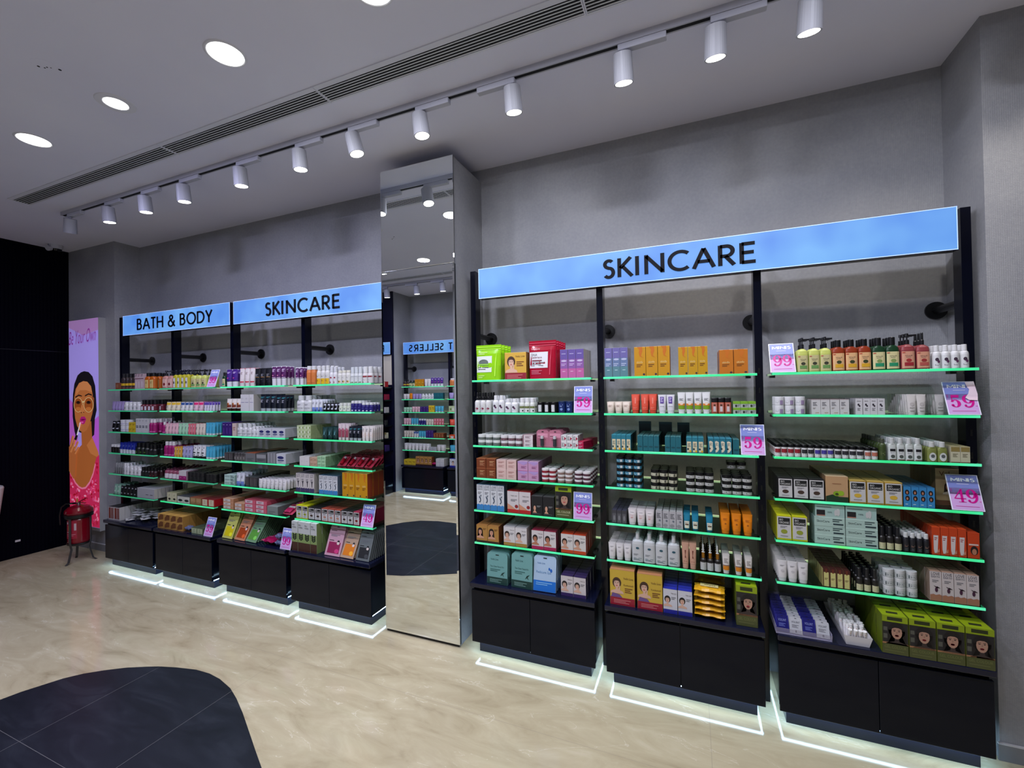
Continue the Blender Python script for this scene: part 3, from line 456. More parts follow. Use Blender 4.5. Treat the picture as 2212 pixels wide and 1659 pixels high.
# --- left bays
BO('darkyel', 'dark bottle with yellow band', (58, 48, 48), (28, 28, 30), [('r', .02, .36, .98, .62, (220, 176, 40)), ('r', .02, 0, .98, .2, (110, 60, 56))], ch=.24, cw=.5, n=2.6)
B('amberblk', 'small rust brown box', (140, 80, 56), [('g', .2, .8, .7, 3, .15, (190, 140, 110))])
B('mauvetall', 'pale mauve printed box', (196, 172, 178), [('r', 0, .66, 1, .7, (90, 30, 50)), ('g', .15, .85, .95, 2, .08, (120, 96, 104)), ('r', .3, .08, .7, .5, (214, 200, 204))])
BO('ambersoap', 'amber bottle, cream label', (186, 92, 18), (16, 16, 18), [('r', .14, .05, .86, .9, (222, 190, 120)), ('g', .3, .7, .7, 3, .08, (120, 90, 50))], ch=.22, cw=.5, n=3.4)
BO('pinkbirds', 'pink pump bottle, black cap', (196, 140, 130), (24, 24, 34), [('r', .06, .1, .94, .95, (222, 180, 168)), ('e', .5, .4, .2, .16, (120, 26, 40))], ch=.3, cw=.36, n=3.4, form='pump')
BO('clearyel', 'clear yellow pump bottle, white label', (190, 180, 40), (20, 22, 40), [('r', .05, .02, .7, .96, (226, 224, 220)), ('e', .35, .5, .15, .14, (60, 50, 40))], ch=.26, cw=.4, n=3.4, form='pump')
T('purpwhite', 'purple and white tube', (70, 32, 130), (226, 226, 230), .3, [('g', .2, .8, .86, 2, .09, (220, 200, 240)), ('e', .45, .3, .2, .05, (206, 70, 150)), ('r', .02, .0, .98, .06, (40, 20, 60))], crimp=(220, 215, 230))
T('plumwhite', 'plum and white tube', (84, 26, 88), (222, 220, 224), .38, [('g', .2, .8, .86, 3, .1, (230, 210, 235)), ('e', .45, .26, .22, .05, (214, 130, 170)), ('r', .02, .02, .98, .08, (214, 190, 214))], crimp=(236, 236, 240))
T('whitepinkt', 'white tube, red band', (226, 216, 214), (226, 216, 214), .16, [('r', .02, .06, .98, .14, (200, 26, 56)), ('g', .3, .7, .8, 3, .06, (150, 120, 120))], crimp=(226, 120, 130))
T('blacktube', 'black tube with gold line', (18, 18, 24), (20, 20, 26), .16, [('r', .08, .42, .92, .45, (170, 120, 60)), ('g', .2, .8, .66, 3, .07, (150, 150, 160)), ('g', .2, .8, .3, 2, .05, (90, 90, 100))])
BO('orangebot', 'orange bottle, white cap', (212, 122, 60), (222, 222, 222), [('g', .2, .8, .7, 4, .1, (176, 90, 40)), ('r', .1, .1, .9, .14, (190, 90, 30))], ch=.2, cw=.8)
BO('yellowbot', 'white bottle, yellow lower half', (214, 212, 208), (220, 220, 220), [('r', .02, 0, .98, .52, (226, 178, 14)), ('e', .4, .32, .2, .08, (160, 110, 10)), ('g', .3, .8, .8, 2, .08, G_)], ch=.25, cw=.7)
BO('redberry', 'white bottle, red berry print', (222, 220, 222), (216, 218, 222), [('e', .3, .16, .25, .1, (150, 20, 40)), ('r', .4, .6, .75, .75, (150, 30, 60))], ch=.3, cw=.75)
BO('sunflower', 'white bottle, sunflower print', (222, 220, 214), (226, 222, 206), [('e', .5, .22, .36, .13, (226, 196, 120)), ('e', .5, .22, .16, .07, (96, 54, 20)), ('g', .2, .8, .8, 3, .08, G_)], ch=.16, cw=.85)
BO('herbal', 'white bottle, green herb print', (214, 216, 216), (212, 216, 220), [('g', .15, .85, .7, 3, .08, (90, 96, 94)), ('e', .3, .1, .2, .06, (90, 140, 60)), ('e', .7, .12, .16, .06, (80, 130, 60)), ('r', .05, .86, .95, .9, (170, 180, 190))], ch=.36, cw=.8)
BO('redband', 'white bottle, dark red band', (216, 212, 212), (222, 222, 222), [('r', .02, .74, .98, .92, (140, 30, 44)), ('e', .2, .12, .2, .08, (130, 16, 26)), ('g', .2, .8, .5, 3, .08, G_)], ch=.36, cw=.8)
T('lilactube', 'lilac tube', (158, 142, 190), (150, 134, 182), .16, [('r', .3, .1, .45, .9, (190, 178, 214))])
BO('wbot', 'small white bottle', (218, 218, 218), (222, 222, 222), [('g', .25, .75, .6, 3, .1, G_)], ch=.24, cw=.7, n=3)
BO('maroonbot', 'maroon bottle, white label', (96, 16, 36), (20, 18, 22), [('r', .2, .05, .8, .9, (206, 196, 206)), ('g', .3, .7, .7, 3, .12, G_)], ch=.42, cw=.6)
def tw(key, d, top, low=(222, 222, 220), k=(20, 20, 24)): T(key, d, low, low, .14, [('r', .0, .66, 1, .98, top), ('g', .25, .75, .5, 3, .1, G_)], crimp=top)
tw('yelwt', 'cream tube with yellow top', (222, 182, 50), (226, 216, 190)); tw('bluewt', 'white tube with blue top', (40, 76, 140)); tw('hotpwt', 'pale tube with hot pink top', (214, 36, 106), (226, 190, 200)); tw('purwt', 'white tube with purple top', (92, 62, 160), (214, 210, 224))
T('hairtube', 'white tube, orange portrait print', (222, 214, 206), (50, 26, 20), .22, [('r', .02, .1, .98, .42, (120, 50, 30)), ('e', .4, .5, .25, .13, (216, 130, 60)), ('e', .35, .48, .12, .1, (60, 26, 20))])
B('bigwhite', 'tall plain white box', (212, 210, 208), [('g', .1, .9, .54, 1, .05, (120, 120, 160)), ('g', .2, .6, .8, 2, .06, (190, 190, 190))], s=(176, 170, 164), t=(214, 212, 208), d=.07)
T('nightblue', 'black tube with teal text', (12, 18, 30), (170, 176, 180), .18, [('g', .1, .9, .9, 2, .07, (60, 150, 160)), ('g', .15, .7, .66, 3, .08, (190, 190, 200))])
BO('bigwbot', 'large white bottle', (212, 212, 212), (206, 208, 208), [('g', .2, .7, .8, 2, .08, (120, 124, 124)), ('r', .02, .34, .98, .37, (50, 54, 66)), ('g', .15, .9, .26, 2, .06, (170, 170, 170))], ch=.28, cw=.66, n=3)
T('bluebase', 'white tube, periwinkle base', (214, 216, 222), (90, 130, 190), .14, [('r', .02, .0, .98, .26, (110, 130, 200)), ('g', .25, .75, .8, 3, .08, G_)])
BO('greenlab', 'small white bottle, green label', (196, 204, 184), (214, 218, 208), [('r', .1, .08, .9, .8, (222, 224, 214)), ('e', .6, .6, .12, .12, (60, 80, 60)), ('r', .1, .0, .9, .08, (90, 150, 60))], ch=.32, cw=.85)
BO('indigobot', 'indigo bottle, white cap', (36, 28, 110), (216, 218, 220), [('e', .6, .18, .25, .1, (200, 200, 220)), ('g', .25, .75, .7, 2, .1, (110, 110, 180))], ch=.24, cw=.85)
T('bwtube', 'black tube with white panel', (16, 16, 20), (16, 16, 20), .18, [('r', .25, .1, .85, .95, (196, 200, 212))])
J('scallop', 'white jar with scalloped print', (216, 216, 218), (214, 214, 216), [('r', .02, .1, .98, .75, (206, 206, 210)), ('r', .02, .55, .98, .75, (160, 150, 190))], lf=.5)
B('yelbox', 'small yellow box', (222, 190, 46), [('g', .15, .85, .7, 2, .2, (140, 110, 30))], s=(180, 150, 40))
B('whitepr', 'white box, grey printed blocks', (206, 206, 206), [('r', .15, .34, .85, .4, (90, 96, 104)), ('r', .15, .44, .85, .5, (90, 96, 104)), ('g', .2, .8, .9, 2, .06, (170, 170, 170))], s=(190, 190, 192))
BO('magenta', 'magenta bottle, white cap', (150, 16, 98), (222, 214, 214), [('r', .05, .05, .95, .2, (206, 90, 160)), ('g', .25, .75, .7, 2, .08, (200, 90, 150))], ch=.26, cw=.6)
def pt(key, d, c, hi): T(key, d, c, c, .14, [('r', .2, .12, .5, .9, hi), ('g', .25, .6, .7, 3, .1, G_)])
pt('pinkt', 'pale pink tube', (222, 176, 182), (232, 206, 208)); pt('mintt', 'mint green tube', (160, 206, 170), (200, 226, 206)); pt('coralp', 'white tube, coral side', (212, 110, 120), (228, 206, 206)); pt('creamt', 'cream tube', (214, 200, 184), (226, 218, 208))
T('bluet', 'turquoise tube', (72, 166, 196), (214, 222, 224), .14, [('g', .3, .5, .85, 1, .3, (120, 196, 216))])
B('purbox', 'deep purple narrow box', (56, 30, 106), [('r', .3, .15, .6, .6, (80, 52, 134)), ('g', .25, .75, .85, 1, .06, (190, 180, 220))], s=(40, 20, 80), t=(90, 60, 140))
B('beigebox', 'beige printed box', (206, 186, 176), [('g', .2, .8, .7, 3, .1, (160, 90, 80))], s=(190, 174, 166))
B('ovalbox', 'white box with navy oval', (200, 202, 206), [('e', .45, .62, .34, .15, (40, 44, 100)), ('r', .15, .3, .8, .4, (50, 54, 110)), ('g', .2, .75, .24, 2, .07, (140, 144, 160))], s=(176, 178, 182), t=(190, 192, 196), d=.07)
B('palegreen', 'pale green patterned box', (186, 200, 152), [('p', [(.15, .2), (.5, .3), (.4, .8), (.2, .7)], (226, 230, 206)), ('e', .7, .5, .14, .2, (120, 140, 80))], s=(150, 164, 116), t=(190, 204, 156), d=.05)
T('forest', 'dark green tube', (20, 54, 52), (14, 40, 40), .14, [('p', [(.3, .9), (.5, .5), (.7, .9), (.6, .4), (.7, .3), (.3, .3), (.4, .4)], (90, 140, 144)), ('g', .15, .85, .24, 1, .05, (190, 200, 200))])
T('rosetube', 'white and rose tube', (206, 190, 192), (214, 206, 200), .16, [('r', .02, .02, .98, .62, (150, 66, 84)), ('e', .5, .62, .3, .12, (180, 100, 120))])
T('orgwhite', 'white tube, orange lower print', (218, 210, 204), (222, 216, 210), .14, [('p', [(.02, .12), (.98, .12), (.98, .48), (.5, .3), (.02, .5)], (206, 140, 90)), ('g', .25, .7, .85, 3, .08, G_)])
J('whitecapblk', 'black tub, white lid', (20, 16, 18), (206, 206, 206), [('g', .2, .8, .6, 2, .15, (120, 50, 50))], lf=.3)
T('bluetw', 'royal blue and white tube', (30, 44, 140), (206, 212, 220), .3, [('g', .25, .75, .7, 2, .12, (120, 140, 210)), ('r', .02, 0, .98, .1, (200, 206, 220))])
BO('greendark', 'black bottle, green print', (18, 24, 20), (12, 12, 14), [('e', .5, .4, .2, .16, (70, 110, 40)), ('g', .2, .8, .8, 1, .1, (150, 160, 150))], ch=.4, cw=.7)
BO('plainblack', 'plain black bottle', (14, 14, 16), (12, 12, 14), [('r', .6, .1, .7, .8, (50, 50, 54))], ch=.4, cw=.7)
pt('creamor', 'cream and orange tube', (214, 160, 60), (226, 214, 196)); pt('lilact', 'lilac and white tube', (160, 156, 196), (206, 206, 220))
T('bwprint', 'white tube, black print', (220, 220, 218), (28, 28, 30), .16, [('r', .15, .3, .8, .4, (30, 30, 32)), ('e', .3, .7, .1, .05, (50, 50, 54)), ('e', .65, .84, .1, .05, (50, 50, 54)), ('e', .6, .12, .14, .05, (50, 50, 54))])
B('darkpack', 'dark grey clear-front pack', (60, 56, 56), [('r', .1, .1, .45, .9, (90, 84, 84)), ('r', .55, .1, .9, .9, (84, 78, 78))], s=(50, 48, 50), t=(70, 76, 76))
J('greyjars', 'grey tinted jar', (92, 86, 84), (70, 66, 66), [('e', .5, .5, .2, .3, (140, 134, 130))], lf=.3)
B('greyorange', 'grey box with orange top', (112, 112, 112), [('g', .15, .85, .4, 3, .12, (80, 80, 80))], s=(90, 88, 88), t=(150, 74, 44), d=.16)
B('greyplain', 'grey box with pale panel', (104, 104, 106), [('r', .05, .5, .95, .92, (150, 150, 150)), ('g', .1, .9, .36, 2, .12, (70, 70, 72))], s=(80, 80, 82), t=(80, 82, 84), d=.16)
B('silver', 'silver grey slim box', (136, 136, 138), [('r', .3, .05, .6, .95, (160, 160, 162))], s=(100, 100, 104), t=(120, 122, 124))
B('peachsm', 'small peach box', (196, 160, 132), [('g', .2, .8, .6, 2, .2, (160, 120, 96))], s=(150, 120, 100), t=(206, 176, 150))
B('mintsm', 'small mint green box', (160, 200, 156), [('g', .2, .8, .6, 2, .2, (110, 150, 110))], s=(120, 156, 116), t=(180, 214, 170))
B('whitesm', 'small plain white box', (216, 212, 208), [('g', .3, .7, .5, 1, .1, (190, 190, 190))], s=(180, 176, 172), t=(210, 206, 202))
BO('clearbot', 'small clear bottle', (110, 112, 112), (150, 152, 152), [('r', .2, .1, .7, .5, (90, 84, 80))], ch=.3, cw=.6)
BO('darkred', 'dark bottle, red fruit print', (40, 14, 20), (14, 12, 14), [('e', .5, .3, .2, .16, (140, 40, 50))], ch=.35, cw=.7)
BO('rosebot', 'rose bottle, white label', (140, 70, 92), (90, 40, 60), [('r', .04, .05, .96, .75, (216, 206, 210)), ('g', .2, .8, .6, 3, .15, G_)], ch=.14, cw=.5)
B('whitemag', 'white box, magenta lower half', (214, 206, 206), [('r', 0, 0, 1, .45, (160, 20, 106)), ('g', .3, .7, .3, 1, .12, (220, 150, 200))], s=(160, 130, 140))
J('blackjar', 'small glossy black jar', (20, 20, 22), (30, 30, 32), [('g', .2, .7, .6, 1, .2, (170, 170, 160))], lf=.35)
T('mintblk', 'mint tube', (140, 184, 160), (120, 164, 140), .14, [('r', .4, .2, .75, .9, (206, 222, 210))])
T('blacklab', 'black tube with grey label', (14, 14, 16), (14, 14, 16), .1, [('r', .25, .1, .7, .95, (150, 152, 158))])
B('greylong', 'wide pale grey carton', (176, 176, 180), [('g', .5, .68, .4, 1, .12, (60, 60, 66)), ('g', .75, .92, .4, 1, .12, (60, 60, 66))], s=(186, 182, 172), t=(190, 190, 190), d=.03)
B('creamleaf', 'cream box with dark leaf print', (206, 204, 168), [('e', .5, .3, .25, .12, (40, 36, 30)), ('g', .35, .65, .8, 2, .12, (150, 150, 110))], s=(120, 120, 90), t=(176, 174, 130), d=.08)
B('bwbox', 'white box with black print', (206, 206, 190), [('e', .5, .4, .34, .18, (34, 34, 36))], s=(70, 70, 70), t=(76, 80, 84), d=.08)
B('kraftbox', 'small kraft brown box', (150, 116, 72), [('p', [(.1, .9), (.9, .9), (.9, .4), (.5, .15), (.1, .4)], (180, 146, 100)), ('g', .3, .7, .35, 1, .1, (90, 60, 30))], s=(120, 90, 56), t=(150, 84, 60), d=.08)
B('redcream', 'red box with cream panel', (176, 24, 34), [('r', .06, .06, .86, .94, (214, 200, 166)), ('g', .4, .5, .75, 3, .16, (110, 40, 30))], s=(170, 20, 30), t=(120, 26, 36), d=.08)
B('peachlong', 'peach box with white label', (196, 140, 104), [('r', .05, .15, .7, .85, (216, 206, 200)), ('g', .2, .5, .6, 2, .2, (140, 90, 70))], s=(176, 120, 84), t=(206, 160, 124), d=.1)
B('pinklong', 'pink box with white label', (214, 96, 116), [('r', .05, .15, .72, .85, (222, 196, 200)), ('g', .2, .6, .6, 2, .2, (90, 40, 50))], s=(190, 70, 90), t=(176, 70, 84), d=.1)
B('greycoated', 'plain grey-green box', (130, 138, 134), [('g', .1, .8, .4, 2, .2, (100, 106, 104))], s=(96, 102, 100), t=(150, 158, 152), d=.1)
B('whitestripe', 'white box, three rust stripes', (200, 194, 190), [('r', .08, .1, .4, .92, (130, 44, 24)), ('r', .48, .1, .66, .92, (130, 44, 24)), ('r', .74, .1, .94, .92, (120, 40, 24))], s=(190, 188, 184), t=(16, 14, 16), d=.045)
B('kraftcube', 'golden kraft cube, brown corner', (186, 140, 70), [('p', [(.1, .1), (.9, .3), (.9, .95), (.45, .95), (.1, .5)], (112, 66, 32))], s=(170, 126, 60), t=(214, 166, 84), d=.055)
B('sage', 'sage green soap box', (150, 166, 126), [('r', .08, .1, .92, .9, (178, 190, 150)), ('g', .4, .6, .75, 3, .18, (90, 110, 80))], s=(90, 104, 76), t=(76, 88, 66), d=.09)
B('leafbox', 'white, green and brown tall box', (206, 210, 206), [('r', 0, 0, 1, .3, (72, 40, 30)), ('r', 0, .3, 1, .6, (142, 166, 98))] + [('p', [(.5, .36 + .07 * j), (.82, .42 + .07 * j), (.78, .5 + .06 * j), (.5, .4 + .07 * j)], (24, 36, 26)) for j in (0, 1, 2)] + [('p', [(.5, .36 + .07 * j), (.18, .42 + .07 * j), (.22, .5 + .06 * j), (.5, .4 + .07 * j)], (24, 36, 26)) for j in (0, 1, 2)] + [('t', 'PRO', .12, .5, .86, .91, (60, 66, 66)), ('t', 'WOMAN', .12, .75, .78, .83, (60, 66, 66))], s=(120, 140, 84), t=(226, 228, 226), d=.05)
def mask(key, d, c, blk, fig=(30, 30, 34)): S(key, 'pack', 'sheet_mask_pack', 'sheet mask', d, c, [('r', .12, .08, .88, .44, blk), ('e', .72, .16, .14, .07, tuple(min(255, int(v * 1.3) + 20) for v in blk)), ('e', .72, .47, .08, .04, fig), ('e', .72, .41, .09, .045, (226, 210, 200)), ('g', .1, .5, .82, 1, .04, K_), ('g', .15, .8, .68, 2, .04, G_), ('g', .12, .45, .5, 1, .04, K_)], d=.006)
mask('masky', 'yellow sheet mask pack', (206, 206, 110), (222, 206, 20)); mask('masko', 'peach sheet mask pack', (206, 140, 104), (170, 66, 20)); mask('maskg', 'green sheet mask pack', (120, 156, 120), (92, 160, 60))
mask('maskp', 'pink sheet mask pack', (206, 160, 176), (150, 34, 84)); mask('maskt', 'tan sheet mask pack', (186, 156, 130), (220, 124, 14)); mask('maskk', 'grey sheet mask pack', (110, 116, 116), (40, 42, 44))
S('magpouch', 'lying', 'hair_removal_pouch', 'pouch', 'magenta pillow pouch', (156, 10, 74), [('g', .3, .7, .6, 2, .1, (200, 90, 140))], hh=.05)
S('bluebag', 'lying', 'crumpled_bag', 'bag', 'grey-blue crumpled bag', (96, 104, 140), [('g', .3, .7, .6, 2, .1, (140, 146, 176))], hh=.05)
S('whitesach', 'lying', 'foil_sachet', 'sachet', 'white foil sachet', (196, 196, 194), [('g', .2, .6, .6, 2, .12, (120, 126, 130)), ('p', [(.6, .2), (.75, .6), (.9, .3)], (90, 96, 104))], hh=.016)
S('redblister', 'blister', 'blister_pack', 'blister pack', 'red lip balm blister pack', (160, 40, 60), [], d=.03, stick=(150, 10, 30))
S('pinkblister', 'blister', 'blister_pack', 'blister pack', 'pink lip balm blister pack', (214, 80, 110), [], d=.03, stick=(190, 30, 90))

# ------------------------------------------------------------------ product meshes
PM = {}
def section(kind, st, w, d, h):
    """returns body profile [(z,a,b,e)], cap profile, body z range"""
    a, b = w / 2, d / 2
    if kind == 'tube':
        k = st['kf'] * h
        body = [(k, a * .84, b * .95, 2.2), (k + (h - k) * .3, a * .88, b * .86, 2.2), (k + (h - k) * .6, a * .93, b * .6, 2.3), (h * .93, a * .985, b * .16, 3), (h, a, b * .07, 6)]
        cap = [(0, a * .74, b * .86, 2.2), (k * .96, a * .8, b * .92, 2.2)]
        return body, cap
    if kind == 'bottle':
        zc = h * (1 - st['ch']); e = st['n']; f = st['form']
        cw = a * st['cw']
        sh = min(.16 * h, zc * .25)
        body = [(0, a * .95, b * .95, e), (h * .015, a, b, e), (zc - sh, a, b, e), (zc - sh * .45, a * .9, b * .9, e), (zc - sh * .1, max(cw * 1.05, a * .45), max(min(cw, b) * 1.05, b * .45), 2), (zc, cw * .8, min(cw, b) * .8, 2)]
        cb = min(cw, b * .95)
        if f == 'cap': cap = [(zc, cw, cb, 2), (h * .985, cw * .97, cb * .97, 2), (h, cw * .85, cb * .85, 2)]
        elif f == 'spray': cap = [(zc, cw, cb, 2), (zc + (h - zc) * .35, cw, cb, 2), (zc + (h - zc) * .42, cw * .72, cb * .72, 2), (h * .98, cw * .66, cb * .66, 2), (h, cw * .5, cb * .5, 2)]
        elif f == 'pump': cap = [(zc, cw, cb, 2), (zc + (h - zc) * .4, cw * .95, cb * .95, 2), (zc + (h - zc) * .42, cw * .3, cb * .3, 2), (zc + (h - zc) * .72, cw * .3, cb * .3, 2), (zc + (h - zc) * .74, cw * .8, cb * .8, 2), (h, cw * .7, cb * .7, 2)]
        else: cap = [(zc, cw, cb, 2), (zc + (h - zc) * .42, cw, cb, 2), (zc + (h - zc) * .45, cw * .55, cb * .55, 2), (h * .97, cw * .42, cb * .42, 2), (h, cw * .2, cb * .2, 2)]
        return body, cap
    if kind == 'jar':
        zc = h * (1 - st['lf']); e = st['n']
        return [(0, a * .93, b * .93, e), (h * .06, a * .98, b * .98, e), (zc, a * .98, b * .98, e)], [(zc, a, b, e), (h * .97, a, b, e), (h * .995, a * .94, b * .94, e)]
def product(key, w, h, split):
    k = (key, round(w, 3), round(h, 3), split)
    if k in PM: return PM[k]
    st = ST[key]; kind = st['kind']; c = mat(st['c'], .38)
    d = st.get('d')
    if d is None: d = {'box': w, 'tube': min(w * .62, .042), 'bottle': w if st.get('n', 2) < 2.5 else w * .6, 'jar': w, 'pouch': .05, 'lying': w * .7, 'pack': .01, 'blister': .03}[kind]
    if kind == 'jar' and st['n'] > 3: d = w * .8
    b = MB(); cp = None; N_ = 18
    if kind == 'box':
        g = .0004
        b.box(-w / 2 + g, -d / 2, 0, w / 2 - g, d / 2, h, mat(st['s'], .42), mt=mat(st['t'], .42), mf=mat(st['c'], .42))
        art(b, st['art'], lambda u, v, e: ((u - .5) * (w - 2 * g), -d / 2 - e, v * h), w / h)
        tr = tuple(int(v * .62) for v in st['t']); k_ = min(.0022, w * .06)
        for q4 in ((-w / 2 + g, -d / 2, w / 2 - g, -d / 2 + k_), (-w / 2 + g, d / 2 - k_, w / 2 - g, d / 2), (-w / 2 + g, -d / 2, -w / 2 + g + k_, d / 2), (w / 2 - g - k_, -d / 2, w / 2 - g, d / 2)): b.poly([(q4[0], q4[1], h + .0002), (q4[2], q4[1], h + .0002), (q4[2], q4[3], h + .0002), (q4[0], q4[3], h + .0002)], mat(tr, .5))
        if st.get('slot'): b.poly([(u * w, v * d, h + .0003) for u, v in ((-.25, -.14), (.2, -.14), (.25, .14), (-.2, .14))], mat((40, 44, 20), .5))
        # folded flap edge on the top front
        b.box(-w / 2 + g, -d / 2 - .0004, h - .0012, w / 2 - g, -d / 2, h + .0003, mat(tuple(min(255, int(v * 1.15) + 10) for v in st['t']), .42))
    elif kind in ('tube', 'bottle', 'jar'):
        body, cap = section(kind, st, w, d, h)
        b.loft(body, c, N_)
        if st.get('crimp'):
            z0 = h * .93; b.box(-w / 2 * .99, -.0016, z0, w / 2 * .99, .0016, h, mat(st['crimp'], .4))
        z0, z1 = (body[0][0], body[-2][0]) if kind == 'tube' else ((body[1][0], body[2][0]))
        def mp(u, v, e):
            z = z0 + v * (z1 - z0)
            for p, q in zip(body, body[1:]):
                if p[0] <= z <= q[0] + 1e-9:
                    t = (z - p[0]) / max(1e-9, q[0] - p[0]); A = p[1] + (q[1] - p[1]) * t; Bq = p[2] + (q[2] - p[2]) * t; ex = p[3] + (q[3] - p[3]) * t; break
            x = (u - .5) * 2 * A * .985
            y = -Bq * max(0.0, 1 - abs(x / A) ** ex) ** (1 / ex)
            return (x, y - e * 1.6 - .0002, z)
        art(b, st['art'], mp, w / max(.001, z1 - z0), sub=6)
        cb = MB() if split else b
        km = mat(st['k'], .3)
        if kind == 'bottle' and st['form'] == 'dropper':
            gold = mat((176, 124, 50), .25, .8); cb.loft([(*cap[0], gold), cap[1], cap[2], cap[3], cap[4]], km, 14)
        else: cb.loft(cap, km, 16)
        if kind == 'bottle' and st['form'] == 'pump':
            zt = h * .965; cw = w / 2 * st['cw']; cb.box(-.004, -d * .1, zt - .008, w * .62, d * .1, zt, km)
        if split: cp = (cb, {'tube': 'cap', 'bottle': {'pump': 'pump', 'dropper': 'dropper', 'spray': 'spray_cap'}.get(st.get('form'), 'cap'), 'jar': 'lid'}[kind])
    elif kind == 'pouch':
        pr = [(0, w * .47, d * .5, 3.4), (h * .05, w * .485, d * .5, 2.6), (h * .4, w * .49, d * .42, 2.4), (h * .75, w * .495, d * .2, 2.6), (h * .86, w * .5, .003, 6), (h, w * .5, .0016, 8)]
        gl = mat(st['c'], .16); b.loft(pr, gl, 24)
        def mp(u, v, e):
            z = v * h
            for p, q in zip(pr, pr[1:]):
                if p[0] <= z <= q[0] + 1e-9:
                    t = (z - p[0]) / (q[0] - p[0]); A = p[1] + (q[1] - p[1]) * t; Bq = p[2] + (q[2] - p[2]) * t; ex = p[3] + (q[3] - p[3]) * t; break
            x = (u - .5) * 2 * A * .985; return (x, -Bq * max(0, 1 - abs(x / A) ** ex) ** (1 / ex) - e * 2 - .0004, z)
        hi = tuple(min(255, v + 50) for v in st['c'])
        art(b, st['art'] + [('r', .0, .87, 1, .885, hi), ('r', 0, .93, 1, .945, hi), ('p', [(.78, .1), (.8, .5), (.84, .84), (.83, .5), (.81, .1)], hi)], mp, w / h, sub=6)
    elif kind == 'lying':
        hh = st['hh']; L = w * .62; n = 8
        def P(i, j, s_):
            u = i / n * 2 - 1; v = j / n * 2 - 1
            t = max(0, (1 - abs(u) ** 4)) * max(0, (1 - abs(v) ** 4)); wv = .12 * math.sin(i * 2.1 + j * 1.3)
            return (u * w / 2 * (1 + .03 * math.sin(j * 3)), v * L / 2 * (1 + .03 * math.sin(i * 2)), hh * .62 + s_ * hh * .46 * t * (.85 + wv) + (.08 * hh * math.sin(i * 1.7 + j)))
        gl = mat(st['c'], .3)
        for i in range(n):
            for j in range(n):
                b.poly([P(i, j, 1), P(i + 1, j, 1), P(i + 1, j + 1, 1), P(i, j + 1, 1)], gl, True); b.poly([P(i, j + 1, -1), P(i + 1, j + 1, -1), P(i + 1, j, -1), P(i, j, -1)], gl, True)
        art(b, st['art'], lambda u, v, e: ((u - .5) * w, (v - .5) * L, hh * 1.06 + e * 3), w / L)
        d = L; h = hh
    elif kind == 'pack':
        r = w * .14; t = d / 2
        out = [(-w / 2, 0), (w / 2, 0)] + [(w / 2 - r + r * math.cos(a), h - r + r * math.sin(a)) for a in (0, .4, .8, 1.2, PI / 2)] + [(-w / 2 + r - r * math.sin(a), h - r + r * math.cos(a)) for a in (0, .4, .8, 1.2, PI / 2)]
        b.prism(out, -t, t, mat(tuple(int(v * .8) for v in st['c']), .35), mf=c)
        art(b, st['art'] + [('r', .42, .92, .58, .945, (14, 14, 16))], lambda u, v, e: ((u - .5) * w, -t - e, v * h), w / h)
    elif kind == 'blister':
        out = [(-w / 2, 0), (w / 2, 0), (w / 2, h * .88), (w * .36, h), (-w * .36, h), (-w / 2, h * .88)]
        b.prism(out, d / 2 - .0012, d / 2, mat(st['c'], .35)); dk = tuple(int(v * .7) for v in st['c'])
        art(b, [('r', .08, .55, .92, .8, tuple(min(255, v + 30) for v in st['c'])), ('r', .1, .6, .6, .66, dk), ('e', .5, .9, .1, .03, (20, 12, 14)), ('g', .2, .8, .45, 2, .05, dk)], lambda u, v, e: ((u - .5) * w, d / 2 - .0012 - e, v * h), w / h)
        sb = MB() if split else b
        sb.tube((0, d * .05, h * .06), (0, d * .05, h * .5), min(w * .14, d * .38), mat(st['stick'], .25), 12)
        sb.tube((0, d * .05, h * .5), (0, d * .05, h * .66), min(w * .12, d * .33), mat((206, 206, 208), .2, .3), 12)
        if split: cp = (sb, 'lip_balm_stick')
    r_ = (b.mesh(st['name']), (cp[0].mesh(cp[1]), cp[1]) if cp else None, d, h)
    PM[k] = r_; return r_

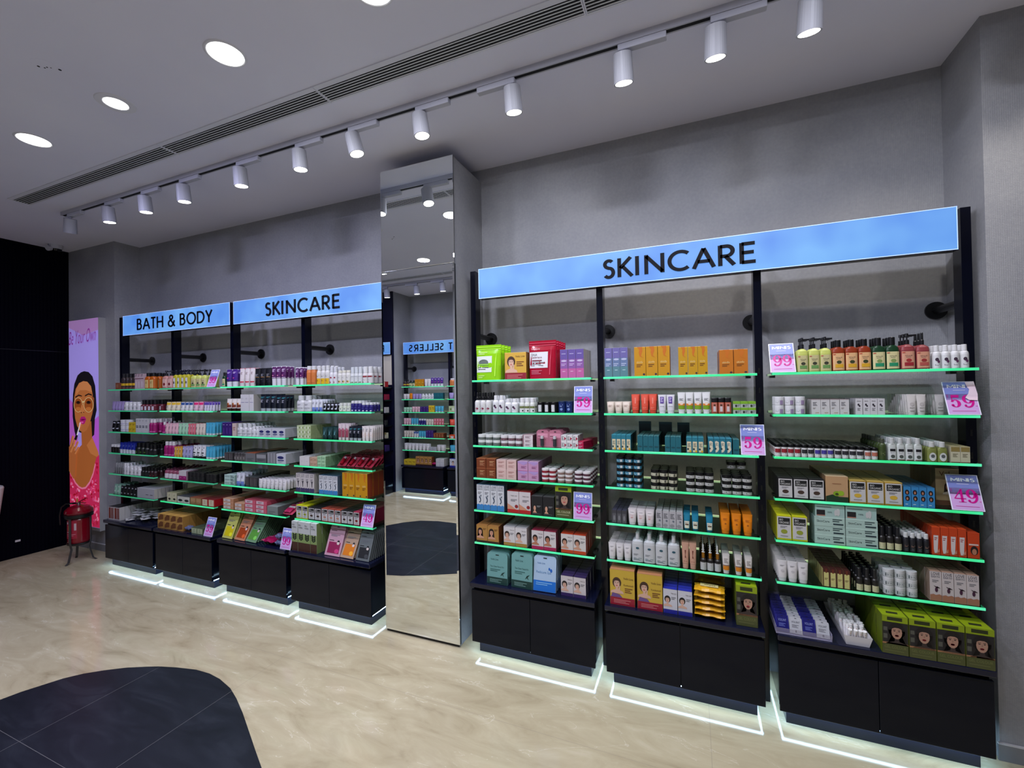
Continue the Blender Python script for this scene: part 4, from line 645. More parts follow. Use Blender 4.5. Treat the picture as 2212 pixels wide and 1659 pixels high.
ORD = ['first', 'second', 'third', 'fourth', 'fifth', 'sixth', 'seventh', 'eighth', 'ninth', 'tenth', 'eleventh', 'twelfth', 'thirteenth']
LABELS = {}; CULLTEST = False
import re
def cullset(t):
    return {a + k for a, n in zip(t[::2], t[1::2]) for k in range(n)}
def plural(d):
    m = re.search(r'(boxes|box|jar|tube|bottle|packet|pack|pouch|cube|carton|tub|sachet|bag|lid)\b', d)
    if not m: return d + 's'
    return d[:m.end()] + ('es' if m.group(1) in ('box', 'pouch') else 's') + d[m.end():]
KINDN = {'facial_kit_box': 'facekit bigkit goldhair whitegold whitepink whiteorng whiteindigo manbox blackface footbox', 'hair_colour_box': 'gelbox gelbox2 velbox orangeface',
 'tall_carton': 'loveblue lovepurp lovebeige amberbox amberbox2 orangebox purpbox tealgrad leafbox mauvetall bigwhite whitestripe', 'facial_powder_box': 'bioblack biogold bioyellow bioorange biocrim avocado',
 'cream_jar_box': 'brownbox blushbox lilacbox greenbox palegreen peachsm mintsm whitesm yelbox kraftcube', 'serum_box': 'tealcream tealplain tealisland wboxA wboxB bluesmall greybox clearpack', 'slim_tube_box': 'maroonlab orangecar purbox beigebox silver darkpack',
 'soap_box': 'sage creamleaf bwbox kraftbox redcream creambox ovalbox', 'lipstick_box': 'peachlong pinklong crimlong mauvebox whitered', 'display_tray': 'trayback',
 'face_wash_tube': 'coraltube purplab almond orangetube purpwhite plumwhite whitepinkt blacktube nightblue hairtube orgwhite rosetube forest', 'lotion_tube': 'whitetube pinktext tealtube whiteorange peach',
 'hand_cream_tube': 'lilactube yelwt bluewt hotpwt purwt pinkt mintt coralp creamt bluet creamor lilact bwprint mintblk blacklab bwtube', 'mini_jar': 'capred capblack cappurp capbw capsalm blackjar', 'balm_jar': 'jarblueb jarcreamb jarwhiteb whitejar jargreyw jarmauve'}
for kn, ks in KINDN.items():  # carton, tube and jar sub-kinds sorted by look; most contents unknown
    for q_ in ks.split(): ST[q_]['name'] = kn
for q_ in ST.values():
    if q_['kind'] == 'bottle': q_['name'] = {'pump': 'pump_bottle', 'spray': 'spray_bottle', 'dropper': 'dropper_bottle'}.get(q_['form'], 'flat_bottle' if q_['n'] > 2.5 else 'bottle')
COUNT = [0]; CULL = cullset([20, 1, 77, 1, 79, 4, 98, 6, 118, 2, 122, 2, 145, 5, 169, 6, 185, 6, 201, 1, 203, 4, 219, 1, 221, 4, 229, 6, 249, 1, 251, 4, 257, 1, 259, 1, 261, 3, 279, 1, 281, 1, 283, 1, 287, 1, 289, 1, 291, 1, 293, 1, 446, 1, 451, 1, 618, 1, 620, 1, 625, 1, 627, 1, 634, 1, 639, 1, 641, 1, 657, 1, 666, 1, 718, 1, 727, 1, 1141, 1, 1462, 1, 1466, 1, 1470, 1, 1486, 1, 1489, 1, 1492, 1, 1662, 1, 1664, 1, 1669, 1, 1671, 1, 1673, 1, 1717, 1, 1719, 1, 1721, 1, 1723, 1, 1725, 1, 1751, 1, 1756, 2, 1760, 2, 1767, 1, 1769, 1, 1782, 1, 1784, 1, 1796, 4, 1815, 1, 1819, 3, 1824, 4, 1836, 2, 1840, 2, 1862, 2, 1868, 5, 1887, 1, 1912, 3, 1926, 1, 1978, 1, 1987, 3, 2085, 2, 2096, 3, 2109, 2, 2113, 3, 2129, 2, 2137, 1, 2141, 3, 2158, 1, 2170, 1, 2172, 1, 2177, 2, 2187, 1, 2190, 4, 2195, 2, 2198, 2, 2206, 2, 2210, 1, 2241, 3, 2247, 1, 2250, 1, 2259, 1, 2261, 2, 2264, 2, 2267, 2, 2307, 1, 2342, 10, 2379, 1, 2381, 1, 2383, 6, 2403, 1, 2405, 1, 2443, 1, 2445, 1, 2447, 1, 2449, 1, 2451, 1, 2486, 1, 2491, 1, 2497, 1, 2509, 1, 2512, 1, 2519, 1, 2523, 2, 2533, 1, 2539, 1, 2589, 1, 2612, 1, 2630, 1, 2634, 1, 2638, 1, 2642, 1, 2646, 1, 2650, 1, 2678, 5, 2684, 5, 2779, 1, 2781, 2, 2784, 2, 2787, 2, 2796, 2, 2803, 4, 2809, 1, 2811, 1, 2826, 1, 2855, 1, 2858, 1, 2860, 1, 2882, 1, 2886, 1, 2888, 1, 2894, 2, 2905, 4, 2910, 4, 2922, 1, 2924, 5, 2936, 1, 2954, 1, 2956, 1, 2958, 2, 2964, 1, 2966, 1, 2968, 2, 2982, 1, 2994, 1, 2997, 1, 3007, 2, 3024, 1, 3030, 1, 3041, 1, 3046, 1, 3070, 10, 3083, 1, 3085, 1, 3087, 1, 3089, 1, 3091, 1, 3094, 1, 3096, 1, 3098, 1, 3100, 4, 3106, 1, 3108, 1, 3110, 1, 3112, 1, 3114, 1, 3159, 1, 3163, 1, 3167, 1, 3236, 3, 3256, 3, 3260, 3, 3269, 1, 3274, 1, 3289, 2, 3313, 1, 3316, 1, 3369, 1, 3371, 3])
def place(key, x, y, z, w, h, label, group, split=False, rz=0.0, rx=0.0):
    COUNT[0] += 1
    if COUNT[0] in CULL: return None
    me, cp, d, hh = product(key, w, h, split); st = ST[key]
    o = bpy.data.objects.new(st['name'], me); COL.objects.link(o); o.location = (x, y, z); o.rotation_euler = (rx, 0, rz)
    if label in LABELS: LABELS[label] += 1
    else: LABELS[label] = 1
    tag(o, label, st['cat'], group)
    if cp:
        c = bpy.data.objects.new(cp[1], cp[0]); COL.objects.link(c); c.parent = o
    if CULLTEST: o['cid'] = COUNT[0]
    return o
SHY = .142
def stock(bay, shelf, z, ox, s, entries, far=False, yfront=None):
    """entries: (u0, u1, height px, style, cols, rows[, tiers, opts]) in columns of a crop starting at ox with scale s"""
    bi = BAY.index(bay); lo, hi = SX[bi][0] + .008, SX[bi][1] - .006; rng = []
    for e in entries:
        o = e[7] if len(e) > 7 else {}; yf = (SHY + .010 if yfront is None else yfront) + o.get('y', 0)
        rng.append([x_at(ox + e[0] / s, yf, z), x_at(ox + e[1] / s, yf, z), o.get('y', 0) > 0])
    front = [q for q in rng if not q[2]]
    if front and len(entries) > 1:
        mx_ = max(q[1] for q in front); mn_ = min(q[0] for q in front)
        a_ = max(mn_, lo); b_ = min(mx_, hi)
        for q in front: q[0] = a_ + (q[0] - mn_) * (b_ - a_) / (mx_ - mn_); q[1] = a_ + (q[1] - mn_) * (b_ - a_) / (mx_ - mn_)
        for p, q in zip(front, front[1:]):
            if q[0] < p[1] + .002: m_ = (q[0] + p[1]) / 2; p[1] = m_ - .001; q[0] = m_ + .001
    if len(entries) == 1: rng[0][0] = max(rng[0][0], lo - .01); rng[0][1] = min(rng[0][1], hi + .006)
    for q in rng:
        if q[2]: q[0] = max(q[0], lo + .02); q[1] = min(q[1], hi - .018)
    for e, (x0, x1, _b) in zip(entries, rng):
        u0, u1, hp, key, nc, nr = e[:6]; tiers = e[6] if len(e) > 6 else 1; o = e[7] if len(e) > 7 else {}
        yf = (SHY + .010 if yfront is None else yfront) + o.get('y', 0)
        pitch = (x1 - x0) / nc; w = pitch * o.get('f', .98)
        h = hp / s / vpm((x0 + x1) / 2, yf, z + .06) / tiers
        top = min([q_ - .0135 for q_ in SZ if q_ > z + .02] + [9.0]) if shelf != 'top shelf' else 9.0
        h = min(h, (top - z) / tiers - .0006)
        _, _, d, h = product(key, w, h, True)
        dp = d + (.0035 if ST[key]['kind'] == 'box' else .0025)
        if o.get('rx'): dp = o.get('dp', d + .012)
        nr = max(1, min(nr, int((.485 - yf - (d if not o.get('rx') else .02)) / dp) + 1))
        desc = o.get('desc', ST[key]['desc']); grp = '%s on the %s of the %s' % (plural(desc), shelf, bay)
        for t in range(tiers):
            for r in range(nr):
                for c in range(nc):
                    if t < tiers - 1 and r > 0 and 0 < c < nc - 1: continue
                    jx = random.uniform(-.0006, .0006); jr = random.uniform(-.03, .03) if ST[key]['kind'] != 'box' else random.uniform(-.012, .012) * (tiers == 1)
                    pos = []
                    if nc > 1: pos.append(ORD[c])
                    if nr > 1: pos.append('front row' if r == 0 else ORD[r] + ' row')
                    elif nc > 1: pos.append('from left')
                    if tiers > 1: pos.append('bottom tier' if t == 0 else 'top tier' if t == tiers - 1 else 'tier ' + ORD[t])
                    lab = desc + (', ' + ' '.join(pos) if pos else '') + ', ' + shelf + ', ' + bay
                    lie = ST[key]['kind'] == 'lying'
                    place(key, x0 + pitch * (c + .5) + jx * (nc > 1), yf + d / 2 + r * dp + jx * 1.5, z + t * (h + .0004) + d / 2 * math.sin(abs(o.get('rx', 0))), w, h, lab, grp if nc * nr * tiers > 1 else None,
                          split=(r < 2), rz=o.get('rz', 0) + (random.uniform(-.12, .12) if lie else jr), rx=o.get('rx', 0))

# ================================================================== THE ROOM
CZ = 3.373; XL, XR, YB, YF = -5.4, 4.8, .57, -3.9
b = MB(); b.poly([(XL - .1, YF - .1, 0), (XR + .1, YF - .1, 0), (XR + .1, YB + .1, 0), (XL - .1, YB + .1, 0)], M_FLOOR)
blob = [(-2.40, -1.40), (-2.377, -1.23), (-2.356, -1.154), (-2.32, -1.079), (-2.282, -1.0), (-2.222, -.929), (-2.14, -.864), (-2.045, -.802), (-1.932, -.748), (-1.859, -.718), (-1.749, -.686), (-1.603, -.655), (-1.487, -.650), (-1.376, -.662), (-1.237, -.695), (-1.123, -.74), (-.983, -.805), (-.83, -.883), (-.693, -.953), (-.577, -1.011), (-.35, -1.13), (-.1, -1.28), (.08, -1.45), (.14, -1.68), (.05, -1.92), (-.25, -2.08), (-.7, -2.15), (-1.2, -2.20), (-1.565, -2.245), (-1.81, -2.25), (-2.04, -2.19), (-2.2, -2.06), (-2.33, -1.88), (-2.385, -1.65)]
b.poly([(x, y, .0006) for x, y in blob], M_DARK)
struct(b.obj('floor'))
b = MB(); b.box(XL - .1, YF - .1, CZ, XR + .1, YB + .1, CZ + .1, M_CEIL); struct(b.obj('ceiling'))
b = MB(); b.box(XL - .1, YB, 0, XR + .1, YB + .1, CZ, M_WALL); struct(b.obj('wall_back'))
b = MB(); b.box(XL, .329, 0, -4.492, YB, CZ, M_WALL); struct(b.obj('wall_back_left'))
b = MB(); b.box(2.5185, .2326, 0, XR, YB, CZ, M_WALL); struct(b.obj('wall_back_right'))
b = MB(); b.box(XL - .1, YF - .1, 0, XL, YB + .1, CZ, M_RIBS)
for k in range(9): b.box(XL, -3.9 + .5 * k, 2.208, XL + .004, -3.9 + .5 * k + .498, 2.214, M_BLK)
struct(b.obj('wall_left'))
b = MB(); b.box(XR, YF - .1, 0, XR + .1, YB + .1, CZ, mat((150, 150, 154), .6)); struct(b.obj('wall_right'))
b = MB(); b.box(XL - .1, YF - .1, 0, XR + .1, YF, CZ, M_WALL); struct(b.obj('wall_front'))
b = MB(); b.box(XL, -3.9, 0, -3.36, -3.42, CZ, M_WALL); b.box(XL, -3.425, 0, -3.357, -3.40, CZ, M_NAVYM); struct(b.obj('wall_front_left'))
M_BASE = mat((126, 128, 132), .25); M_BASET = mat((200, 200, 204), .3)
for nm, x0, x1, y in (('baseboard_left', XL, -4.49, .329), ('baseboard_right', 2.5185, XR, .2326), ('baseboard_back', -4.49, -4.2, YB)):
    b = MB(); b.box(x0 - (.008 if nm == 'baseboard_right' else 0), y - .010, 0, x1, y, .072, M_BASE); b.box(x0 - (.008 if nm == 'baseboard_right' else 0), y - .010, .072, x1, y, .078, M_BASET); struct(b.obj(nm))
# mirrored pillar
b = MB(); b.box(-.777, .135, 0, -.188, YB, 3.277, M_WALL); b.box(-.772, .128, 0, -.193, .135, .022, M_BLK); struct(b.obj('wall_pillar'))
def mirror(name, x0, x1, z0, z1, yf, yb, bev, label):
    t = MB(); t.box(x0, yf + .004, z0, x1, yb, z1, M_BLK); o = t.obj(name)
    g = MB(); i = bev; d = .0022
    A = [(x0, yf + d, z0), (x1, yf + d, z0), (x1, yf + d, z1), (x0, yf + d, z1)]; I = [(x0 + i, yf, z0 + i), (x1 - i, yf, z0 + i), (x1 - i, yf, z1 - i), (x0 + i, yf, z1 - i)]
    g.poly(I, M_MIRROR)
    for k in range(4): g.poly([A[k], A[(k + 1) % 4], I[(k + 1) % 4], I[k]], M_MIRROR)
    for k in range(4):
        p, q = A[k], A[(k + 1) % 4]; g.poly([p, q, (q[0], yf + .004, q[2]), (p[0], yf + .004, p[2])], M_CHROME)
    g.obj('mirror_glass', o); tag(o, label, 'mirror'); return o
mirror('wall_mirror', -.772, -.176, .022, 2.545, .112, .1345, .012, 'tall floor-length mirror with black edge on pillar')
mirror('wall_mirror', -.777, -.181, 2.552, 3.276, .124, .1345, .004, 'shorter frameless mirror on the pillar just under ceiling')

# ------------------------------------------------------------------ ceiling fittings
M_TRIMW = mat((222, 222, 232), .5); M_CAN = mat((166, 166, 172), .5); M_SLAT = mat((226, 226, 230), .35); M_VOID = mat((10, 10, 14), .8)
def grille(x0, x1, y0, y1, label, grp):
    t = empty('air_grille', ((x0 + x1) / 2, (y0 + y1) / 2, CZ)); hw = (x1 - x0) / 2 - .0015; hd = (y1 - y0) / 2
    q = MB(); q.box(-hw, -hd, -.005, hw, -hd + .030, 0, M_WHITE); q.box(-hw, hd - .012, -.005, hw, hd, 0, M_WHITE); q.box(-hw, -hd + .03, -.005, -hw + .006, hd - .012, 0, M_WHITE); q.box(hw - .006, -hd + .03, -.005, hw, hd - .012, 0, M_WHITE); q.mats = [M_TRIMW]; q.obj('frame', t)
    q = MB(); q.box(-hw + .006, -hd + .03, -.0012, hw - .006, hd - .012, -.0002, M_VOID); q.obj('backing', t)
    n = 6; gw = (2 * hd - .042)
    for k in range(n):
        y = -hd + .030 + gw * (k + .5) / n + .003; q = MB(); q.box(-hw + .006, y - .0023, -.0042, hw - .006, y + .0023, -.0015, M_SLAT); q.obj('slat', t)
    tag(t, label, 'air vent', grp)
xs = [-4.02, -2.0, -.62, .863, 2.4, 4.7]
for k in range(5): grille(xs[k], xs[k + 1], -.632, -.488, 'white linear air grille length, %s from left, along ceiling' % ORD[k], 'linear air grille lengths in the ceiling')
for k, (a, c) in enumerate(((-3.6, -2.0), (-2.0, -.4))): grille(a, c, -2.86, -2.72, 'linear air grille in ceiling near opposite shelves, %s' % ('far length' if k == 0 else 'near length'), 'linear air grilles near the opposite wall')
def downlight(x, y, small, label):
    t = empty('downlight', (x, y, CZ)); q = MB(); R, r = .093, (.056 if small else .079)
    n = 40; prof = [(R, -.0005), (R - .004, -.004), (r + .004, -.005), (r, -.003), (r, .0)]
    for (ra, za), (rb, zb) in zip(prof, prof[1:]):
        for k in range(n):
            a0, a1 = 2 * PI * k / n, 2 * PI * (k + 1) / n
            q.poly([(ra * math.cos(a0), ra * math.sin(a0), za), (ra * math.cos(a1), ra * math.sin(a1), za), (rb * math.cos(a1), rb * math.sin(a1), zb), (rb * math.cos(a0), rb * math.sin(a0), zb)], M_TRIMW, True)
    q.obj('trim_ring', t); q = MB(); q.poly([(r * math.cos(2 * PI * k / n), -r * math.sin(2 * PI * k / n), -.0025) for k in range(n)], M_DISC); q.obj('diffuser', t)
    l = bpy.data.lights.new('downlight_lamp', 'AREA'); l.shape = 'DISK'; l.size = r * 1.9; l.energy = W_DOWN * (.8 if x < -1.2 else 1.0); l.color = C_DOWN_LEFT if x < -1.2 else C_DOWN
    o = bpy.data.objects.new('lamp', l); COL.objects.link(o); o.parent = t; o.location = (0, 0, -.009); tag(t, label, 'ceiling light', 'round recessed downlights')
for k, x in enumerate((-2.657, -1.745, -.82, .075, .98, 1.9)):
    downlight(x, -.973, k == 1, 'round recessed downlight, %s from left, row nearest the shelves' % ORD[k])
for k, x in enumerate((-3.57, -2.657, -1.88, -.9, .1, 1.0)):
    downlight(x, -2.09, False, 'round recessed downlight, %s from left, row nearer opposite wall' % ORD[k])
b = MB()
for dx, dy, r in ((-.03, -.02, .006), (.0, .0, .004), (.012, .01, .003), (.035, .035, .007), (-.016, -.002, .004)):
    b.tube((dx, dy, -.0012), (dx, dy, 0), r, M_VOID, 8)
b.tube((0, 0, -.0006), (0, 0, 0), .06, M_CEIL, 24)
tag(b.obj('filled_fixing_hole', loc=(-1.723, -1.27, CZ)), 'round filler patch with screw holes in the ceiling', 'ceiling patch')
def track(x0, x1, y, label):
    t = empty('lighting_track', ((x0 + x1) / 2, y, CZ)); L = (x1 - x0) / 2; q = MB(); q.box(-L, -.018, -.033, L, -.011, 0, M_WHITE); q.box(-L, .011, -.033, L, .018, 0, M_WHITE); q.box(-L, -.011, -.006, L, .011, 0, M_WHITE); q.obj('rail', t)
    q = MB(); q.box(-L + .002, -.0108, -.030, L - .002, .0108, -.0062, M_VOID); q.obj('slot', t); tag(t, label, 'lighting track')
def spot(x, y, tilt, side, label, grp, flip=False, warm=True, on=True, dirx=0.0):
    """track spotlight: adaptor box along the rail, stem, tilted can with a lit lens"""
    t = empty('track_spotlight', (x, y, CZ - .033), PI if flip else 0)
    s = side; q = MB(); q.bbox(min(-.02 * s, .20 * s) - .0, -.017, -.030, max(-.02 * s, .20 * s), .017, -.0005, M_WHITE, .003); q.obj('adaptor', t)
    q = MB(); q.tube((0, 0, -.030), (0, 0, -.044), .009, M_WHITE, 12); q.obj('stem', t)
    hd = bpy.data.objects.new('can', None)
    q = MB(); q.tube((0, 0, 0), (0, 0, -.125), .044, M_CAN, 28, .047, cap=False); q.poly([(.044 * math.cos(2 * PI * k / 28), .044 * math.sin(2 * PI * k / 28), 0) for k in range(28)], M_CAN)
    for k in range(28):
        a0, a1 = 2 * PI * k / 28, 2 * PI * (k + 1) / 28; q.poly([(.047 * math.cos(a0), .047 * math.sin(a0), -.125), (.047 * math.cos(a1), .047 * math.sin(a1), -.125), (.040 * math.cos(a1), .040 * math.sin(a1), -.124), (.040 * math.cos(a0), .040 * math.sin(a0), -.124)], M_WHITE)
    c = q.obj('can', t, (0, 0, -.042), (tilt, dirx, 0)); bpy.data.objects.remove(hd)
    q = MB(); q.poly([(.0405 * math.cos(2 * PI * k / 28), -.0405 * math.sin(2 * PI * k / 28), -.1235) for k in range(28)], M_LENS); q.obj('lens', c)
    l = bpy.data.lights.new('spot_lamp', 'SPOT'); l.energy = W_SPOT_FAR if flip else W_SPOT; l.spot_size = math.radians(92); l.spot_blend = .75; l.shadow_soft_size = .025; l.color = C_SPOT
    o = bpy.data.objects.new('lamp', l); COL.objects.link(o); o.parent = c; o.location = (0, 0, -.128)
    tag(t, label, 'spotlight', grp)
track(-3.99, 4.7, -.29, 'white ceiling lighting track in front of the shelves')
SP = [(-3.87, .12, -.30, 1), (-3.285, .10, .0, 1), (-2.775, .10, .0, 1), (-2.295, .10, .0, 1), (-1.665, .10, .0, 1), (-1.10, .08, .03, 1), (-.655, .10, .22, 1), (-.16, .06, .10, 1), (.418, .22, .0, -1), (.990, .28, .0, 1), (1.395, .28, .0, 1), (1.752, .30, .0, 1), (2.35, .42, -.12, 1), (2.9, .42, .0, 1)]
for k, (x, ti, dx, s) in enumerate(SP): spot(x, -.29, ti, s, 'white cylinder track spotlight, %s' % ('leftmost, tilted sideways' if k == 0 else (['second', 'third', 'fourth', 'fifth', 'sixth', 'seventh', 'eighth', 'ninth', 'tenth', 'eleventh', 'twelfth', 'thirteenth', 'fourteenth'][k - 1] + ' from left')) + ' above the shelves', 'track spotlights above the shelves', dirx=-dx)
track(-3.95, 3.5, -3.0, 'white ceiling lighting track near the opposite shelves')
for k, x in enumerate((-3.16, -2.6, -2.14, -1.5, -.8, .2, 1.2)): spot(x, -3.0, .12, 1, 'white track spotlight near opposite wall, %s from left in mirror' % ORD[k], 'track spotlights near the opposite wall', flip=True)
# dome camera
b = MB(); b.tube((0, 0, 0), (0, 0, -.045), .062, M_WHITE, 24, .055); b.loft([(-.075, .02, .02, 2), (-.068, .038, .038, 2), (-.045, .05, .05, 2)], mat((12, 12, 14), .1), 20); b.tube((0, -.02, -.03), (.015, -.075, -.055), .028, M_WHITE, 16)
tag(b.obj('security_camera', loc=(-5.2, .14, CZ)), 'small white security camera under ceiling beside navy wall', 'camera')

# ------------------------------------------------------------------ display units
POSTX = [-4.273, -3.414, -2.566, -1.703, -.857, -.121, .751, 1.606, 2.470]
def fl(o, flip, xc=0):
    o.location = (xc, -3.33 if flip else 0, 0); o.rotation_euler = (0, 0, PI if flip else 0); return o
def post(x, label, flip=False, ztop=2.520):
    q = MB(); q.box(-.019, .275, 0, .019, .345, ztop, M_NAVY); o = fl(q.obj('shelf_post'), flip, x)
    q = MB(); q.tube((0, .345, 2.079), (0, .56, 2.079), .019, M_BLK, 16); q.obj('wall_arm', o)
    q = MB(); q.tube((0, .558, 2.079), (0, .5695, 2.079), .046, M_BLK, 28); q.obj('flange', o)
    q = MB()
    for k in range(12): q.box(-.004, .2742, .6 + .1058 * k, .004, .275, .63 + .1058 * k, M_BLK)
    q.obj('slots', o); tag(o, label, 'post', 'black shelf posts'); return o
PL = ['leftmost', 'second from left', 'third from left', 'fourth from left', 'beside left of mirror pillar', 'beside right of mirror pillar', 'second right of mirror', 'third right of mirror', 'rightmost beside grey wall']
for x, l in zip(POSTX, PL):
    if l == PL[4]: continue
    post(x, 'navy black steel shelf post, ' + l)
def shelf(x0, x1, z, label, grp, flip=False, dim=False):
    xc = (x0 + x1) / 2; h = (x1 - x0) / 2; t = .012; yb = .50
    g = MB(); pts = [(-h, SHY + .001), (h, SHY + .001), (h, SHY + .035), (h - .022, SHY + .062), (h - .022, yb), (-h + .022, yb), (-h + .022, SHY + .062), (-h, SHY + .035)]
    g.slab(pts, z - t, z, M_GLASS); o = fl(g.obj('glass_shelf'), flip, xc)
    e = MB(); em = M_EDGE2 if dim else M_EDGE; e.bbox(-h, SHY - .0015, z - t, h, SHY + .0008, z, em, .0007)
    e.box(h - .0002, SHY, z - t + .001, h + .0008, SHY + .035, z - .001, M_EDGE2); e.box(-h - .0008, SHY, z - t + .001, -h + .0002, SHY + .035, z - .001, M_EDGE2); e.obj('lit_edge', o)
    l = MB(); l.box(-h + .03, yb + .0005, z - t, h - .03, yb + .004, z, M_LEDS); l.obj('light_strip', o)
    c = MB(); 
    for s_ in (-1, 1): c.box(s_ * h - s_ * .024 - .012, .29, z - t - .012, s_ * h - s_ * .024 + .012, .33, z - t - .0003, M_BLK)
    c.obj('bracket', o); tag(o, label, 'glass shelf', grp)
def cabinet(x0, x1, label, flip=False, led=True):
    xc = (x0 + x1) / 2; h = (x1 - x0) / 2; t = empty('base_cabinet', (0, 0, 0)); fl(t, flip, xc)
    q = MB(); q.box(-h + .009, .12, .08, h - .009, .555, .418, M_NAVY); q.box(-h + .01, .135, .418, h - .01, .555, .434, M_BLK); q.obj('carcass', t)
    q = MB(); q.bbox(-h - .003, .085, .434, h + .003, .262, .462, M_CABT, .003); q.box(-h + .009, .262, .434, h - .009, .56, .462, M_CABT); q.obj('top_panel', t)
    for s_ in (-1, 1):
        q = MB(); a, c = (-h + .001, -.0012) if s_ < 0 else (.0012, h - .001); q.bbox(a, .100, .078, c, .1185, .411, M_CAB, .0015); q.obj('door', t)
    q = MB(); q.box(-h + .034, .143, 0, h - .034, .52, .079, M_PLINTH); q.obj('plinth', t)
    if led:
        q = MB(); z = .0735; q.box(-h + .012, .122, z, h - .012, .134, z + .005, M_LED); q.box(-h + .012, .126, z, -h + .02, .50, z + .005, M_LED); q.box(h - .02, .126, z, h - .012, .50, z + .005, M_LED); q.obj('under_light', t)
    tag(t, label, 'cabinet', 'navy base cabinets under the shelves')
CB = [(-4.208, -3.432), (-3.392, -2.603), (-2.512, -1.722), (-1.673, -.890), (-.078, .722), (.784, 1.582), (1.641, 2.446)]
BAY = ['first bay', 'second bay', 'third bay', 'fourth bay', 'fifth bay', 'sixth bay', 'seventh bay']
BAYL = ['first bay from left', 'second bay from left', 'third bay from left', 'fourth bay, left of mirror', 'fifth bay, right of mirror', 'sixth bay, middle right', 'seventh bay, far right']
SZ = [1.7632, 1.5521, 1.3379, 1.1258, .9159, .7055]; SN = ['top shelf', 'second shelf', 'third shelf', 'fourth shelf', 'fifth shelf', 'sixth shelf']
SX = [(-4.228, -3.483), (-3.388, -2.627), (-2.534, -1.763), (-1.673, -.895), (-.073, .721), (.788, 1.583), (1.645, 2.445)]
for k, (c, s) in enumerate(zip(CB, SX)):
    cabinet(*c, 'glossy navy base cabinet with two doors, %s' % BAYL[k])
    for j, z in enumerate(SZ): shelf(s[0] + .003, s[1] - .003, z - .0, 'green-edged glass shelf, %s, %s' % (SN[j], BAYL[k]), 'glass shelves of the %s' % BAY[k], dim=(k == 0 or (k == 1 and j % 2 == 0)))
def sign(x0, x1, text, tx0, tx1, label, z0=2.312, z1=2.514, flip=False):
    xc = (x0 + x1) / 2; h = (x1 - x0) / 2
    q = MB(); q.box(-h, .222, z0, h, .2745, z1, M_NAVY); o = fl(q.obj('lightbox_sign'), flip, xc)
    q = MB(); q.box(-h + .003, .2195, z0 + .003, h - .003, .2222, z1 - .003, M_SIGN); q.obj('lit_face', o)
    q = MB(); 
    for a in ((-h + .001, z0 + .001, h - .001, z0 + .004), (-h + .001, z1 - .004, h - .001, z1 - .001), (-h + .001, z0 + .001, -h + .004, z1 - .001), (h - .004, z0 + .001, h - .001, z1 - .001)): q.box(a[0], .2190, a[1], a[2], .2225, a[3], M_SIGNRIM)
    q.obj('rim', o)
    q = MB(); letters(q, text, *((xc - tx1, xc - tx0) if flip else (tx0 - xc, tx1 - xc)), z0 + .043, .112, .2195, mat((5, 6, 16), .6, spec=.15), .003, .15 if '&' in text else .168); q.obj('lettering', o)
    tag(o, label, 'sign')
sign(-4.118, -2.512, 'BATH & BODY', -3.875, -2.755, 'backlit blue sign reading BATH & BODY, leftmost')
sign(-2.464, -.800, 'SKINCARE', -2.068, -1.26, 'backlit blue sign reading SKINCARE, left of mirror pillar')
sign(-.050, 2.418, 'SKINCARE', .786, 1.59, 'long backlit blue sign reading SKINCARE, right of mirror pillar')
# opposite wall, seen in the mirror
OX = [(-3.26, -2.42), (-2.38, -1.60)]
for k, (a, c) in enumerate(OX):
    cabinet(a + .02, c - .02, 'navy base cabinet on opposite wall, %s in mirror' % ('left' if k == 0 else 'right'), True)
    for j, z in enumerate(SZ): shelf(a + .01, c - .01, z, 'glass shelf on opposite wall, %s, %s bay' % (SN[j], 'left' if k == 0 else 'right'), 'glass shelves on the opposite wall', True)
for k, x in enumerate((-3.28, -2.40, -1.58)): post(x, 'black shelf post on opposite wall, %s in mirror' % ORD[k], True)
sign(-3.26, -1.60, 'BEST SELLERS', -3.13, -1.99, 'backlit blue sign reading BEST SELLERS, reflected in mirror', flip=True)
o = sign(-4.20, -3.38, 'FRAGRANCE', -4.08, -3.50, 'x', flip=True)
fs = [q for q in COL.objects if q.get('label') == 'x'][0]; fs.location.y = -3.33 + .2; fs['label'] = 'backlit blue FRAGRANCE sign on navy panel, reflected in mirror'
b = MB(); b.box(-4.19, -3.3995, 1.80, -3.39, -3.392, 2.30, mat((196, 188, 170), .5)); tag(b.obj('back_panel'), 'cream back panel under the FRAGRANCE sign', 'panel')
for j, z in enumerate(SZ):
    b = MB(); b.box(-4.19, -3.3995, z - .02, -3.38, -3.20, z, M_NAVY); tag(b.obj('display_shelf'), 'navy display shelf under the FRAGRANCE sign, %s' % SN[j], 'shelf', 'navy shelves under the FRAGRANCE sign')
b = MB(); b.box(-4.19, -3.3995, 0, -3.38, -3.16, .46, M_NAVY, mt=M_CABT); tag(b.obj('base_cabinet'), 'navy cabinet under the FRAGRANCE sign on opposite wall', 'cabinet')

